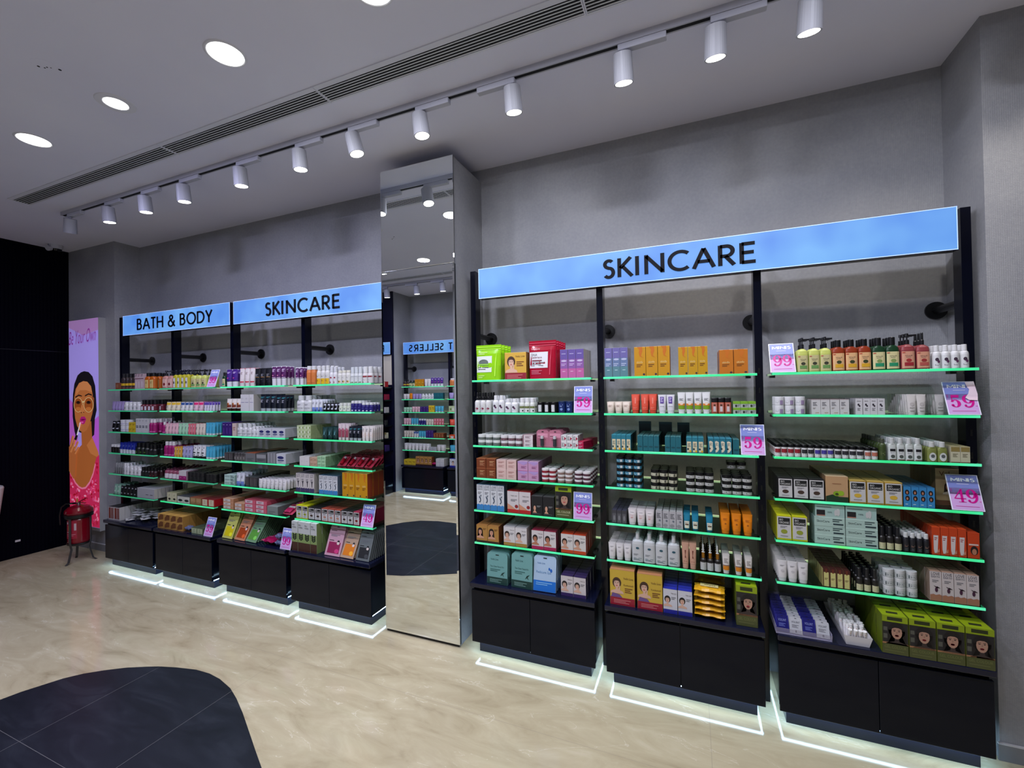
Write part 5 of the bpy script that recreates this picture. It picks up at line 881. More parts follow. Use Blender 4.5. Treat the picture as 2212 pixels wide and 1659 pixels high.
# ================================================================== STOCK
# crops of the photograph the columns were read in: (origin x, scale)
A_, C_, D_, E_, F_ = (1000, 5.184), (1290, 5.529), (1290, 4.366), (1640, 4.424), (1640, 3.456)
G1, H1, I1, J1, K1, L1_, M1, N1 = (220, 8.508), (460, 9.216), (630, 9.215), (220, 7.9), (460, 7.9), (630, 7.9), (220, 8.508), (460, 5.821)
CT = .4625
def bay(k, rows):
    for j, (crop, ents) in enumerate(rows):
        if j < 6: stock(BAY[k], SN[j], SZ[j] + .0003, crop[0], crop[1], ents)
        else: stock(BAY[k], 'counter', CT, crop[0], crop[1], ents, yfront=.115)
bay(4, [
 (A_, [(133, 425, 395, 'limepouch', 1, 4), (470, 715, 300, 'facekit', 1, 3), (728, 1045, 430, 'redpouch', 1, 5), (1092, 1358, 320, 'purpbox', 3, 4)]),
 (A_, [(118, 302, 222, 'spraywb', 3, 3), (320, 452, 190, 'whitemot', 2, 4), (457, 605, 155, 'whitemot', 2, 4, 1, {'desc': 'short white bottle, floral print'}), (622, 800, 165, 'olivelab', 3, 3), (820, 1045, 118, 'potblack', 3, 3), (1062, 1225, 130, 'navytub', 2, 3)]),
 (A_, [(158, 405, 118, 'jargreyw', 3, 4, 2), (412, 660, 118, 'jarmauve', 3, 4, 2), (668, 785, 130, 'mauvebox', 1, 5, 3), (808, 1095, 190, 'lipblister', 2, 7, 1, {'dp': .034}), (1100, 1290, 145, 'whitered', 3, 4, 2), (1300, 1385, 80, 'crimlong', 1, 2, 2, {'rz': -.25})]),
 (A_, [(155, 370, 215, 'brownbox', 2, 4, 2), (378, 600, 215, 'blushbox', 2, 5, 2), (614, 850, 212, 'lilacbox', 2, 5, 2), (875, 1035, 145, 'jarcherry', 2, 5, 3), (1050, 1220, 135, 'jartaupe', 2, 5, 3), (1242, 1425, 135, 'jarplum', 2, 5, 3)]),
 (A_, [(157, 465, 285, 'loveblue', 4, 5), (497, 760, 245, 'footbox', 2, 5), (768, 1025, 215, 'blackface', 2, 5), (1035, 1222, 345, 'gelbox', 1, 2)]),
 (A_, [(152, 405, 190, 'goldhair', 2, 6), (457, 720, 212, 'whitegold', 2, 9), (770, 1045, 212, 'whitepink', 2, 8), (1097, 1380, 215, 'whiteorng', 2, 9)]),
 (A_, [(268, 500, 345, 'tealpack', 1, 5, 1, {'desc': 'left teal and green hanging packet', 'rx': -.06}), (540, 780, 380, 'tealpack', 1, 5, 1, {'desc': 'right teal and green hanging packet', 'rx': -.06}), (785, 1040, 385, 'bluepack', 1, 4, 1, {'rx': -.16}), (1097, 1380, 230, 'whiteindigo', 2, 7)]),
])
bay(5, [
 (C_, [(92, 372, 345, 'tealgrad', 3, 3), (445, 872, 350, 'amberbox', 3, 2), (972, 1325, 335, 'amberbox2', 3, 2), (1462, 1805, 290, 'orangebox', 2, 3)]),
 (C_, [(115, 395, 135, 'creamtube', 3, 3), (408, 505, 225, 'coraltube', 1, 3, 1, {'desc': 'single coral red tube'}), (522, 715, 228, 'coraltube', 2, 3), (728, 930, 222, 'purplab', 2, 2), (962, 1357, 255, 'almond', 4, 3), (1365, 1605, 190, 'amberjar', 3, 2), (1622, 1900, 145, 'greenbox', 3, 2, 2)]),
 (C_, [(172, 405, 185, 'tealcream', 4, 5), (483, 742, 185, 'tealplain', 4, 5, 1, {'desc': 'plain teal box, left block'}), (812, 1005, 185, 'tealplain', 3, 5, 1, {'desc': 'plain teal box, middle block'}), (1065, 1275, 187, 'tealcream', 3, 5, 1, {'desc': 'teal box, middle cream block'}), (1325, 1612, 187, 'tealisland', 4, 5), (1622, 1700, 180, 'tealplain', 1, 5, 1, {'desc': 'plain teal box, far right'}),
       (500, 650, 275, 'trayback', 1, 1, 1, {'y': .30, 'desc': 'left dark teal tray lid'}), (740, 900, 275, 'trayback', 1, 1, 1, {'y': .30, 'desc': 'middle dark teal tray lid'}), (960, 1110, 275, 'trayback', 1, 1, 1, {'y': .30, 'desc': 'right dark teal tray lid'})]),
 (D_, [(180, 422, 288, 'jarblueb', 3, 3, 5), (505, 758, 185, 'jarcreamb', 3, 4, 3), (838, 1105, 185, 'jarwhiteb', 3, 4, 3), (1180, 1468, 180, 'jarwhiteb', 3, 4, 3, {'desc': 'black lidded jar, right block'})]),
 (D_, [(140, 280, 122, 'clearpack', 3, 7), (290, 538, 150, 'pinktext', 3, 7), (555, 812, 158, 'greybox', 4, 7), (812, 880, 150, 'tealtube', 1, 9, 1, {'desc': 'left column teal tube'}), (893, 960, 150, 'tealtube', 1, 9, 1, {'desc': 'middle column teal tube'}), (1028, 1096, 150, 'tealtube', 1, 9, 1, {'desc': 'right column teal tube'}), (1160, 1480, 195, 'orangetube', 3, 8, 1, {'f': .86})]),
 (D_, [(105, 325, 152, 'whitetube', 3, 8), (325, 782, 275, 'flatwhite', 4, 8), (800, 942, 240, 'peach', 2, 8), (970, 1174, 240, 'dropper', 3, 8), (1175, 1262, 180, 'whiteorange', 1, 8, 1, {'f': .82, 'desc': 'orange striped tube, left column'}), (1295, 1380, 180, 'whiteorange', 1, 8, 1, {'f': .82, 'desc': 'orange striped tube, middle column'}), (1392, 1475, 180, 'whiteorange', 1, 8, 1, {'f': .82, 'desc': 'orange striped tube, right column'})]),
 (D_, [(122, 360, 335, 'bigkit', 1, 5, 1, {'desc': 'left large yellow facial box'}), (378, 622, 335, 'bigkit', 1, 6, 1, {'desc': 'right large yellow facial box'}), (625, 900, 235, 'manbox', 2, 8), (920, 1215, 180, 'wipes', 1, 1, 5), (920, 1215, 180, 'wipes', 1, 1, 6, {'desc': 'yellow wipes packet behind', 'y': .20}), (1312, 1520, 380, 'gelbox2', 1, 4)]),
])
bay(6, [
 (E_, [(368, 700, 330, 'pumpyellow', 3, 3), (702, 1080, 300, 'amberflip', 3, 3), (1085, 1350, 312, 'greenflip', 2, 3), (1362, 1500, 345, 'pinkpump', 1, 3), (1508, 1645, 350, 'pinkspray', 1, 3), (1665, 2025, 225, 'whitemot', 4, 3)]),
 (E_, [(148, 452, 165, 'whitetub', 3, 2, 2), (500, 862, 142, 'wboxA', 4, 7), (922, 1205, 152, 'wboxB', 4, 7), (1420, 1608, 195, 'wtubeC', 2, 10), (1690, 1790, 190, 'wtubeC', 1, 8, 1, {'desc': 'white tube behind price card', 'y': .05})]),
 (E_, [(132, 388, 118, 'capred', 4, 9), (392, 514, 118, 'capblack', 2, 9), (518, 705, 118, 'cappurp', 3, 9), (712, 998, 118, 'capbw', 4, 9), (1002, 1136, 112, 'capsalm', 2, 9), (1140, 1222, 200, 'olivebot', 1, 8), (1230, 1562, 215, 'whiteblk', 4, 9), (1608, 1808, 190, 'ovalgreen', 2, 9), (1828, 2020, 155, 'creambox', 2, 6)]),
 (F_, [(142, 490, 155, 'bioblack', 3, 6), (495, 668, 190, 'avocado', 1, 6), (672, 1075, 170, 'biogold', 3, 6), (1078, 1314, 150, 'bluesmall', 4, 9), (1318, 1500, 275, 'velbox', 1, 6, 1, {'y': .075})]),
 (F_, [(130, 362, 182, 'bioyellow', 2, 7), (412, 892, 200, 'mintlong', 2, 2, 3), (895, 1075, 170, 'darkspray', 3, 8), (1078, 1282, 140, 'darkwhite', 4, 9), (1290, 1552, 208, 'orangecar', 4, 10), (1556, 1650, 190, 'orangeface', 1, 6)]),
 (F_, [(130, 366, 150, 'whitetube', 3, 9), (470, 678, 135, 'maroonlab', 4, 9), (720, 900, 168, 'darkspray', 3, 8), (930, 1195, 190, 'whitejar', 3, 4, 3), (1272, 1648, 225, 'lovebeige', 4, 7)]),
 (F_, [])])
# two mint boxes stand on the mint stacks; two odd jars on the right-hand jar block
stock('seventh bay', 'fifth shelf', SZ[4] + .0003 + .1275, *F_, [(415, 880, 95, 'mintcard', 2, 8)])
stock('seventh bay', 'counter', CT, *F_, [(920, 1790, 292, 'gelbox2', 4, 6)], yfront=.088)
stock('sixth bay', 'fourth shelf', SZ[3] + .1285, *D_, [(1222, 1410, 62, 'jarwhiteb', 2, 2, 1, {'y': .05, 'desc': 'black lidded jar atop right block'})])
bay(0, [
 (G1, [(250, 338, 120, 'amberblk', 1, 2), (345, 622, 285, 'darkyel', 4, 3), (628, 800, 275, 'mauvetall', 3, 2), (805, 1000, 290, 'ambersoap', 2, 3)]),
 (G1, [(165, 390, 165, 'lilactube', 4, 3), (400, 700, 155, 'wbot', 4, 3), (705, 985, 195, 'maroonbot', 4, 4)]),
 (G1, [(165, 310, 190, 'bwtube', 2, 3), (318, 500, 220, 'scallop', 2, 3, 2), (512, 645, 180, 'yelbox', 2, 2, 2), (650, 888, 255, 'whitepr', 4, 3), (893, 1010, 250, 'magenta', 2, 5, 1, {'desc': 'magenta bottle, left column'})]),
 (J1, [(140, 282, 135, 'whitecapblk', 3, 3), (285, 540, 180, 'bluetw', 5, 4), (545, 760, 190, 'greendark', 3, 6), (765, 890, 170, 'plainblack', 2, 6)]),
 (J1, [(210, 355, 180, 'clearbot', 4, 4), (365, 450, 190, 'wbot', 2, 6, 1, {'desc': 'small white bottle, tall pair'}), (455, 645, 155, 'wbot', 3, 6, 1, {'desc': 'round white bottle'}), (650, 790, 150, 'plainblack', 3, 6), (795, 900, 150, 'darkred', 2, 6)]),
 (J1, [(185, 298, 170, 'mintblk', 2, 5), (302, 590, 155, 'blacklab', 5, 6), (600, 900, 165, 'greylong', 1, 9)]),
 (M1, [(125, 325, 240, 'whitestripe', 2, 7)]),
])
bay(1, [
 (G1, [(1100, 1285, 325, 'pinkbirds', 2, 3), (1300, 1600, 330, 'clearyel', 4, 3), (1620, 1905, 330, 'pumpyellow', 3, 3)]),
 (G1, [(1155, 1415, 160, 'yelwt', 3, 3), (1425, 1650, 160, 'bluewt', 3, 3), (1660, 1835, 165, 'hotpwt', 2, 3), (1862, 2060, 165, 'purwt', 4, 3)]),
 (G1, [(1060, 1112, 210, 'magenta', 1, 5), (1115, 1365, 185, 'pinkt', 4, 6), (1370, 1555, 195, 'mintt', 3, 6), (1560, 1705, 195, 'coralp', 3, 6), (1710, 1892, 200, 'creamt', 3, 6), (1900, 2080, 225, 'bluet', 3, 6)]),
 (J1, [(1045, 1225, 245, 'magenta', 3, 5), (1230, 1365, 170, 'creamor', 3, 6), (1370, 1550, 185, 'lilact', 3, 6), (1555, 1778, 215, 'bwprint', 3, 6), (1790, 1960, 205, 'bluet', 3, 7)]),
 (J1, [(1050, 1310, 165, 'rosebot', 4, 6), (1315, 1445, 155, 'whitemag', 2, 6), (1450, 1715, 145, 'blackjar', 4, 6, 2), (1760, 1930, 140, 'blackjar', 3, 6, 2, {'desc': 'small black jar, right block'})]),
 (J1, [(1115, 1280, 150, 'creamleaf', 2, 4), (1285, 1500, 112, 'bwbox', 2, 4), (1505, 1702, 118, 'kraftbox', 2, 4), (1710, 1925, 120, 'redcream', 2, 4)]),
 (M1, [(1015, 1485, 260, 'kraftcube', 4, 6, 2), (1500, 1620, 60, 'bluebag', 1, 1), (1640, 1850, 105, 'sage', 2, 3)]),
])
bay(2, [
 (H1, [(150, 212, 285, 'greenflip', 1, 3), (215, 445, 345, 'purpwhite', 2, 3), (485, 795, 360, 'whitepinkt', 3, 2), (800, 1130, 350, 'blacktube', 3, 2), (1140, 1440, 380, 'plumwhite', 3, 3)]),
 (H1, [(245, 545, 245, 'hairtube', 3, 2), (552, 815, 330, 'bigwhite', 3, 2), (915, 1240, 335, 'nightblue', 3, 3), (1245, 1440, 320, 'nightblue', 2, 3, 1, {'desc': 'black teal tube, right pair'})]),
 (H1, [(120, 325, 260, 'purbox', 3, 5), (328, 412, 250, 'beigebox', 1, 6), (420, 715, 250, 'bigwbot', 3, 7, 1, {'desc': 'white shouldered bottle'}), (722, 872, 200, 'wbot', 2, 7), (880, 1440, 175, 'ovalbox', 4, 4)]),
 (K1, [(195, 345, 130, 'darkpack', 2, 6), (350, 555, 135, 'greyjars', 4, 7), (562, 735, 150, 'greyorange', 1, 2), (745, 925, 145, 'greyplain', 1, 2), (940, 1090, 180, 'silver', 3, 6), (1095, 1265, 170, 'ovalbox', 1, 4)]),
 (K1, [(195, 372, 165, 'mintlong', 1, 6, 3), (380, 522, 215, 'bluebase', 2, 7), (560, 750, 165, 'darkpack', 3, 7, 1, {'desc': 'dark grey pack, middle block'}), (762, 1025, 150, 'whitetube', 4, 8), (1030, 1240, 170, 'whitetube', 3, 8, 1, {'desc': 'taller white tube, right block'})]),
 (K1, [(175, 355, 175, 'peachlong', 1, 3, 3), (368, 540, 120, 'peachlong', 1, 3, 2, {'desc': 'peach box, second column'}), (542, 920, 205, 'pinklong', 2, 3, 3), (925, 1110, 140, 'greycoated', 1, 3)]),
 (N1, []),
])
bay(3, [
 (I1, [(60, 225, 350, 'plumwhite', 2, 3), (280, 462, 370, 'orangebot', 2, 3), (490, 755, 370, 'yellowbot', 3, 3), (760, 912, 340, 'redberry', 2, 3), (920, 1180, 265, 'sunflower', 3, 1), (1185, 1428, 325, 'herbal', 3, 3), (1432, 1640, 330, 'redband', 2, 3)]),
 (I1, [(85, 380, 315, 'bigwbot', 2, 6), (388, 602, 240, 'bluebase', 3, 6), (610, 912, 165, 'bwtube', 4, 5), (920, 1155, 170, 'greenlab', 3, 4), (1165, 1372, 215, 'indigobot', 3, 4), (1376, 1600, 180, 'indigobot', 3, 3, 1, {'desc': 'short indigo bottle, white cap'})]),
 (I1, [(108, 390, 258, 'palegreen', 4, 4, 3), (600, 920, 240, 'forest', 3, 4), (930, 1145, 325, 'rosetube', 3, 6), (1150, 1400, 275, 'nightblue', 3, 6), (1412, 1640, 290, 'orgwhite', 3, 8)]),
 (L1_, [(135, 305, 152, 'whitesm', 2, 5), (310, 436, 145, 'peachsm', 2, 6, 2), (440, 582, 172, 'mintsm', 2, 6, 3)]),
 (L1_, [(75, 388, 320, 'lovepurp', 4, 5), (470, 785, 322, 'loveblue', 4, 5), (865, 1300, 405, 'amberbox', 4, 3)]),
 (L1_, [(45, 252, 222, 'bioyellow', 2, 7), (257, 486, 208, 'bioblack', 2, 6), (490, 832, 222, 'bioorange', 3, 6), (834, 1048, 230, 'bioblack', 2, 6, 1, {'desc': 'black trimmed box, right pair'}), (1052, 1160, 232, 'biocrim', 1, 6, 1), (1165, 1400, 232, 'biocrim', 2, 4, 1, {'y': .07, 'desc': 'crimson box behind price card'})]),
 (N1, [(985, 1310, 390, 'leafbox', 4, 4)]),
])
# sheet masks leaning back in fans on the counters, each pack a thing
def fan(bayn, where, crop, u0, u1, hp, key, n, lean, rz, dp, yf=.12):
    x0 = x_at(crop[0] + u0 / crop[1], yf, CT); x1 = x_at(crop[0] + u1 / crop[1], yf, CT); w_ = x1 - x0; h = hp / crop[1] / vpm(x0, yf, CT + .08) / math.cos(lean)
    for r in range(n):
        jr = random.uniform(-.02, .02)
        place(key, (x0 + x1) / 2 + r * dp * .05, yf + .004 + r * dp, CT + .001 + math.sin(lean) * .004, w_, h, '%s, %s, counter, %s' % (ST[key]['desc'], 'front of the fan' if r == 0 else ORD[r] + ' in the fan', bayn), '%s fanned on the counter of the %s' % (plural(ST[key]['desc']), bayn), r < 1, rz + jr, -lean)
fan('third bay', '', N1, 108, 240, 300, 'masky', 6, .38, -.05, .022)
fan('third bay', '', N1, 260, 395, 300, 'masko', 5, .5, -.05, .022)
fan('third bay', '', N1, 398, 540, 285, 'maskg', 9, .6, -.05, .022)
fan('fourth bay', '', N1, 1398, 1590, 345, 'maskp', 7, .36, -.03, .022)
fan('fourth bay', '', N1, 1592, 1762, 335, 'maskt', 6, .48, -.03, .022)
fan('fourth bay', '', N1, 1790, 1960, 335, 'maskk', 9, .34, -.03, .022)
stock('third bay', 'counter', CT, *N1, [(590, 770, 100, 'magpouch', 1, 2), (770, 848, 90, 'bluebag', 1, 1, 2)], yfront=.12)
# heaps of sachets and blister packs, each piece a thing
def heap(key, n, x0, x1, y0, y1, z, w_, h, label, grp, pitch=.014, lean=None):
    for k in range(n):
        lay = k // 4; c = k % 4
        x = x0 + (x1 - x0) * ((c * .31 + lay * .17) % 1.0); y = y0 + (y1 - y0) * ((c * .27 + lay * .39) % 1.0)
        if lean is None: place(key, x, y, z + .001 + lay * pitch, w_, h, '%s, %s in the heap, %s' % (ST[key]['desc'], ORD[k % 13] + (' upper' if k > 12 else ''), label), grp, True, random.uniform(-.5, .5), 0)
        else:
            place(key, x0 + (x1 - x0) * c / 3 + .01 * math.sin(lay), y0 + lay * pitch, z + .0145 + .003 * lay, w_, h, '%s, %s in the fan, %s' % (ST[key]['desc'], ORD[k % 13] + (' rear' if k > 12 else ''), label), grp, k < 8, random.uniform(-.15, .15), -lean)
heap('whitesach', 26, -3.92, -3.58, .17, .42, CT, .115, .1, 'counter, first bay', 'white foil sachets heaped on the counter of the first bay', .0125)
xq = x_at(630 + 640 / 7.9, .16, SZ[3])
heap('redblister', 24, xq + .075, xq + .33, .20, .46, SZ[3] + .0003, .075, .125, 'fourth shelf, fourth bay', 'red blister packs on the fourth shelf of the fourth bay', .042, .95)
xq = x_at(460 + 1130 / 7.9, .16, SZ[5])
heap('pinkblister', 16, xq + .018, xq + .068, .19, .46, SZ[5] + .0003, .07, .11, 'sixth shelf, third bay', 'pink blister packs on the sixth shelf of the third bay', .06, 1.05)

# price cards in clear holders
M_CTOP = mat((128, 138, 200), .35); M_CBOT = mat((198, 158, 210), .35); M_MAG = mat((196, 6, 130), .35); M_CW = mat((226, 226, 240), .3)
def card(x, y, z, num, lean, label, torn=False, rz=0.0):
    t = empty('price_card', (x, y, z), rz); w_, h = .112, .160; hw = w_ / 2
    def pl(u, v, e): return ((u - .5) * w_, -e, v * h)
    r = MB(); r.box(-hw, 0, 0, hw, .0022, h, M_CW); 
    layers = [[(.03, .02), (.97, .02), (.97, .5), (.03, .5)], [(.03, .5), (.97, .5), (.97, .98), (.03, .98)], [(.03, .44), (.97, .44), (.97, .62), (.03, .62)]]
    for P, m in zip(layers, (M_CBOT, M_CTOP, mat((166, 150, 206), .35))): r.poly([pl(u, v, .0004 if m is not layers[2] else .0005) for u, v in P], m)
    face = r.obj('printed_card', t, rot=(-lean, 0, 0))
    q = MB(); X = .14; L = [('M', .17), ('I', .09), ('N', .15), ('I', .09), ('S', .13)]
    tot = .72; sc = tot / (sum(GL[c][0] for c, _ in L) - .1); xx = X
    for c, _ in L:
        for st in GL[c][1]:
            for qd in stroke_quads(st, .17): q.poly([pl(xx + u * sc, .80 + v * .10, .0012) for u, v in qd], mat((240, 240, 246), .3))
        xx += GL[c][0] * sc
    q.poly([pl(u, v, .0012) for u, v in ((.3, .725), (.68, .725), (.68, .74), (.3, .74))], mat((206, 206, 232), .3))
    q.poly([pl(u, v, .0012) for u, v in ((.14, .105), (.86, .105), (.86, .115), (.14, .115))], M_MAG)
    q.poly([pl(u, v, .0012) for u, v in ((.06, .58), (.11, .58), (.11, .59), (.06, .59))], M_MAG); q.poly([pl(u, v, .0012) for u, v in ((.06, .56), (.11, .56), (.08, .50), (.07, .50), (.09, .55), (.06, .55))], M_MAG)
    for i, c in enumerate(num):
        for P in digit(c): q.poly([pl(.14 + i * .38 + u * .5, .22 + v * .37, .0013) for u, v in P], M_MAG)
    q.poly([pl(u, v, .0012) for u, v in ((.89, .25), (.94, .25), (.94, .262), (.89, .262))], M_MAG)
    q.obj('printing', face)
    if torn:
        q = MB(); q.poly([pl(u, v, .0045) for u, v in ((.72, .97), (1.0, .99), (1.02, .6), (.98, .42), (.72, .43), (.62, .5), (.74, .62), (.8, .75), (.74, .86))], mat((226, 200, 212), .5)); q.obj('torn_paper', face)
    c1 = MB(); c1.box(-hw - .001, .0026, 0, hw + .001, .0040, h + .002, M_CLEAR); c1.obj('clear_holder', face)
    c2 = MB(); c2.box(-hw - .001, .002, 0, hw + .001, .05, .0015, M_CLEAR); c2.obj('holder_foot', t)
    tag(t, label, 'price sign', 'MINIS price cards')
def cardat(crop, u, yf, z, num, lean, label, **k): card(x_at(crop[0] + u / crop[1], yf, z), yf, z, num, lean, label, **k)
e = .0017
cardat(A_, 1345, .146, SZ[1] + e, '59', .14, 'MINIS 59 price card, second shelf, fifth bay')
cardat(A_, 1341, .146, SZ[4] + e, '99', .10, 'MINIS 99 price card, fifth shelf, fifth bay')
cardat(C_, 1866, .146, SZ[2] + e, '59', .26, 'MINIS 59 price card, third shelf, sixth bay')
cardat(E_, 230, .147, SZ[0] + e, '99', .36, 'MINIS 99 price card beside pump bottles, top shelf, seventh bay')
cardat(E_, 1968, .146, SZ[1] + e, '59', .38, 'torn MINIS 59 price card, second shelf, seventh bay', torn=True)
cardat(F_, 1564, .146, SZ[3] + e, '49', .36, 'MINIS 49 price card, fourth shelf, seventh bay')
cardat(G1, 2000, .146, SZ[0] + e, '99', .30, 'MINIS 99 price card, top shelf, second bay')
cardat(M1, 1942, .10, CT + e, '59', .30, 'MINIS 59 price card on counter, second bay')
cardat(N1, 905, .10, CT + e, '99', .24, 'MINIS 99 price card on counter, third bay')
cardat(L1_, 1278, .146, SZ[5] + e, '49', .26, 'MINIS 49 price card, sixth shelf, fourth bay')

# tray of sachets and basket of lip balms on the seventh counter
S('navysach', 'pack', 'cream_sachet', 'sachet', 'navy blue sachet', (20, 20, 110), [('t', 'VOLUNT', .18, .82, .62, .76, (150, 160, 220)), ('g', .2, .8, .5, 3, .07, (110, 120, 200)), ('r', .0, .0, .06, 1, (34, 34, 140)), ('r', .94, 0, 1, 1, (34, 34, 140))], d=.004)
S('whitesac2', 'pack', 'cream_sachet', 'sachet', 'white sachet', (190, 192, 196), [('t', 'VOLUNT', .18, .82, .64, .76, (40, 50, 60)), ('g', .2, .8, .54, 3, .07, G_), ('e', .5, .15, .07, .07, (90, 90, 96))], d=.004)
x0 = x_at(1640 + 128 / 3.456, .10, CT); x1 = x_at(1640 + 545 / 3.456, .10, CT)
t = empty('sachet_tray', ((x0 + x1) / 2, .10, CT)); hw = (x1 - x0) / 2
M_TRAY = mat((176, 172, 200), .3, alpha=.55)
q = MB(); q.box(-hw, 0, 0, hw, .40, .0015, M_TRAY); q.poly([(-hw, 0, 0), (hw, 0, 0), (hw, -.012, .036), (-hw, -.012, .036)], M_TRAY)
for sx in (-1, 1): q.box(sx * hw - .0008, 0, 0, sx * hw + .0008, .40, .036, M_TRAY)
q.box(-hw, .3992, 0, hw, .4008, .04, M_TRAY); q.obj('tub', t); tag(t, 'translucent tray holding blue and white sachets, seventh counter', 'tray')
cw = (2 * hw - .006) / 4
for c in range(4):
    for r in range(9):
        key = 'navysach' if c % 2 == 0 else 'whitesac2'
        place(key, x0 + .003 + cw * (c + .5), .112 + .004 + r * .03, CT + .004, cw * .96, .078 if key == 'navysach' else .074, '%s, %s column, %s in tray' % (ST[key]['desc'], 'left' if c < 2 else 'right', 'frontmost' if r == 0 else ORD[r] + ' from front'), '%s in the tray' % plural(ST[key]['desc']), False, random.uniform(-.05, .05), -.35 + random.uniform(-.05, .05))
xb = x_at(1640 + 735 / 3.456, .11, CT)
t = empty('lip_balm_basket', (xb, .108, CT)); q = MB(); M_BK = mat((216, 214, 216), .3); hw = .056
R0 = [(-hw * .8, 0), (hw * .8, 0), (hw * .8, .33), (-hw * .8, .33)]; R1 = [(-hw, -.008), (hw, -.008), (hw, .338), (-hw, .338)]
for k in range(4):
    a, c_ = k, (k + 1) % 4
    for (za, zb, Ra, Rb) in ((.0, .045, R0, R1),):
        q.poly([(*Ra[a], za), (*Ra[c_], za), (*Rb[c_], zb), (*Rb[a], zb)], M_BK)
q.poly([(x, y, .0005) for x, y in R0], M_BK); q.obj('tub', t); tag(t, 'white basket full of lip balms on seventh counter', 'basket')
balm = MB(); balm.loft([(0, .008, .008, 2), (.052, .008, .008, 2)], mat((214, 210, 212), .3), 12); bme = balm.mesh('lip_balm')
cap_ = MB(); cap_.loft([(.052, .0086, .0086, 2), (.074, .0086, .0086, 2)], mat((226, 224, 222), .25), 12); cap_.poly([(.0016 * math.cos(2 * PI * k / 8), -.0088, .060 + .0016 * math.sin(2 * PI * k / 8)) for k in range(8)], mat((190, 90, 100), .3)); cme = cap_.mesh('cap')
for r in range(15):
    for c in range(4):
        o = bpy.data.objects.new('lip_balm', bme); COL.objects.link(o); o.location = (xb - .032 + .0213 * c, .122 + .021 * r, CT + .003); o.rotation_euler = (.25 if r == 0 else -.12, random.uniform(-.12, .12), 0)
        tag(o, 'white lip balm, %s, %s column in basket' % ('front row' if r == 0 else (ORD[r] if r < 13 else 'rear %s' % ORD[r - 13]) + ' row', ['left', 'centre left', 'centre right', 'right'][c]), 'lip balm', 'lip balms in the basket')
        k_ = bpy.data.objects.new('cap', cme); COL.objects.link(k_); k_.parent = o

# stock of the opposite bays (seen small in the mirror)
def stock_far(a, c, z, nm, items, bayn):
    n = sum(i[1] for i in items); wd = (c - a - .06) / n; x = c - .03
    for key, k, h in items:
        for j in range(k):
            _, _, d, hh = product(key, wd * .97, h, False)
            for r in range(1 if z > 1 else 2): place(key, x - wd / 2, -3.33 - (SHY + .012 + d / 2 + r * (d + .002)), z + .0003, wd * .97, h, '%s, %s, %s row, %s, %s opposite' % (ST[key]['desc'], ORD[j], 'front' if r == 0 else 'second', nm, bayn), '%s on the opposite %s' % (plural(ST[key]['desc']), nm), False, PI)
            x -= wd
FA = [[('purpwhite', 4, .14), ('whitetube', 2, .12), ('amberbox', 3, .12), ('greenflip', 2, .10), ('darkyel', 2, .12)], [('tealplain', 3, .10), ('wbot', 4, .09), ('lilactube', 3, .09), ('orangetube', 1, .1), ('wtubeC', 2, .09)],
      [('bluet', 3, .10), ('yelbox', 2, .11), ('purbox', 3, .09), ('pinkt', 3, .09), ('mintt', 3, .08)], [('coralp', 4, .11), ('creamt', 3, .1), ('indigobot', 3, .1), ('bluet', 3, .11), ('pinkt', 3, .11)],
      [('brownbox', 4, .08), ('purbox', 3, .12), ('bluet', 3, .11), ('bluewt', 2, .1), ('creamt', 4, .11)], [('wtubeC', 2, .1), ('greylong', 2, .06), ('whitetube', 7, .11)]]
FB = [[('purpwhite', 5, .1), ('orangebot', 1, .12)], [('bwtube', 6, .1), ('lilactube', 2, .1)], [('orangebox', 3, .12), ('limepouch', 1, .12), ('palegreen', 2, .1)], [('amberjar', 3, .08), ('coraltube', 4, .1)], [('bioyellow', 4, .1), ('orangecar', 3, .06)], [('whiteorange', 4, .1), ('bluet', 3, .1)]]
for j, z in enumerate(SZ):
    stock_far(*OX[0], z, SN[j], FA[j], 'left bay'); stock_far(*OX[1], z, SN[j], FB[j], 'right bay')
stock_far(*OX[0], CT, 'counter', [('bigwhite', 2, .12), ('magpouch', 1, .1), ('goldhair', 4, .14), ('yelbox', 3, .08)], 'left bay'); stock_far(*OX[1], CT, 'counter', [('manbox', 8, .13)], 'right bay')
for j, z in enumerate(SZ):
    key = ['redcream', 'crimlong', 'whitesm', 'blackjar', 'creambox', 'purbox'][j]; 
    for k in range(5): place(key, -3.46 - .13 * k, -3.29, z + .0003, .1, .09, '%s, %s, %s, under FRAGRANCE sign' % (ST[key]['desc'], ORD[k], SN[j]), '%s under the FRAGRANCE sign' % plural(ST[key]['desc']), False, PI)

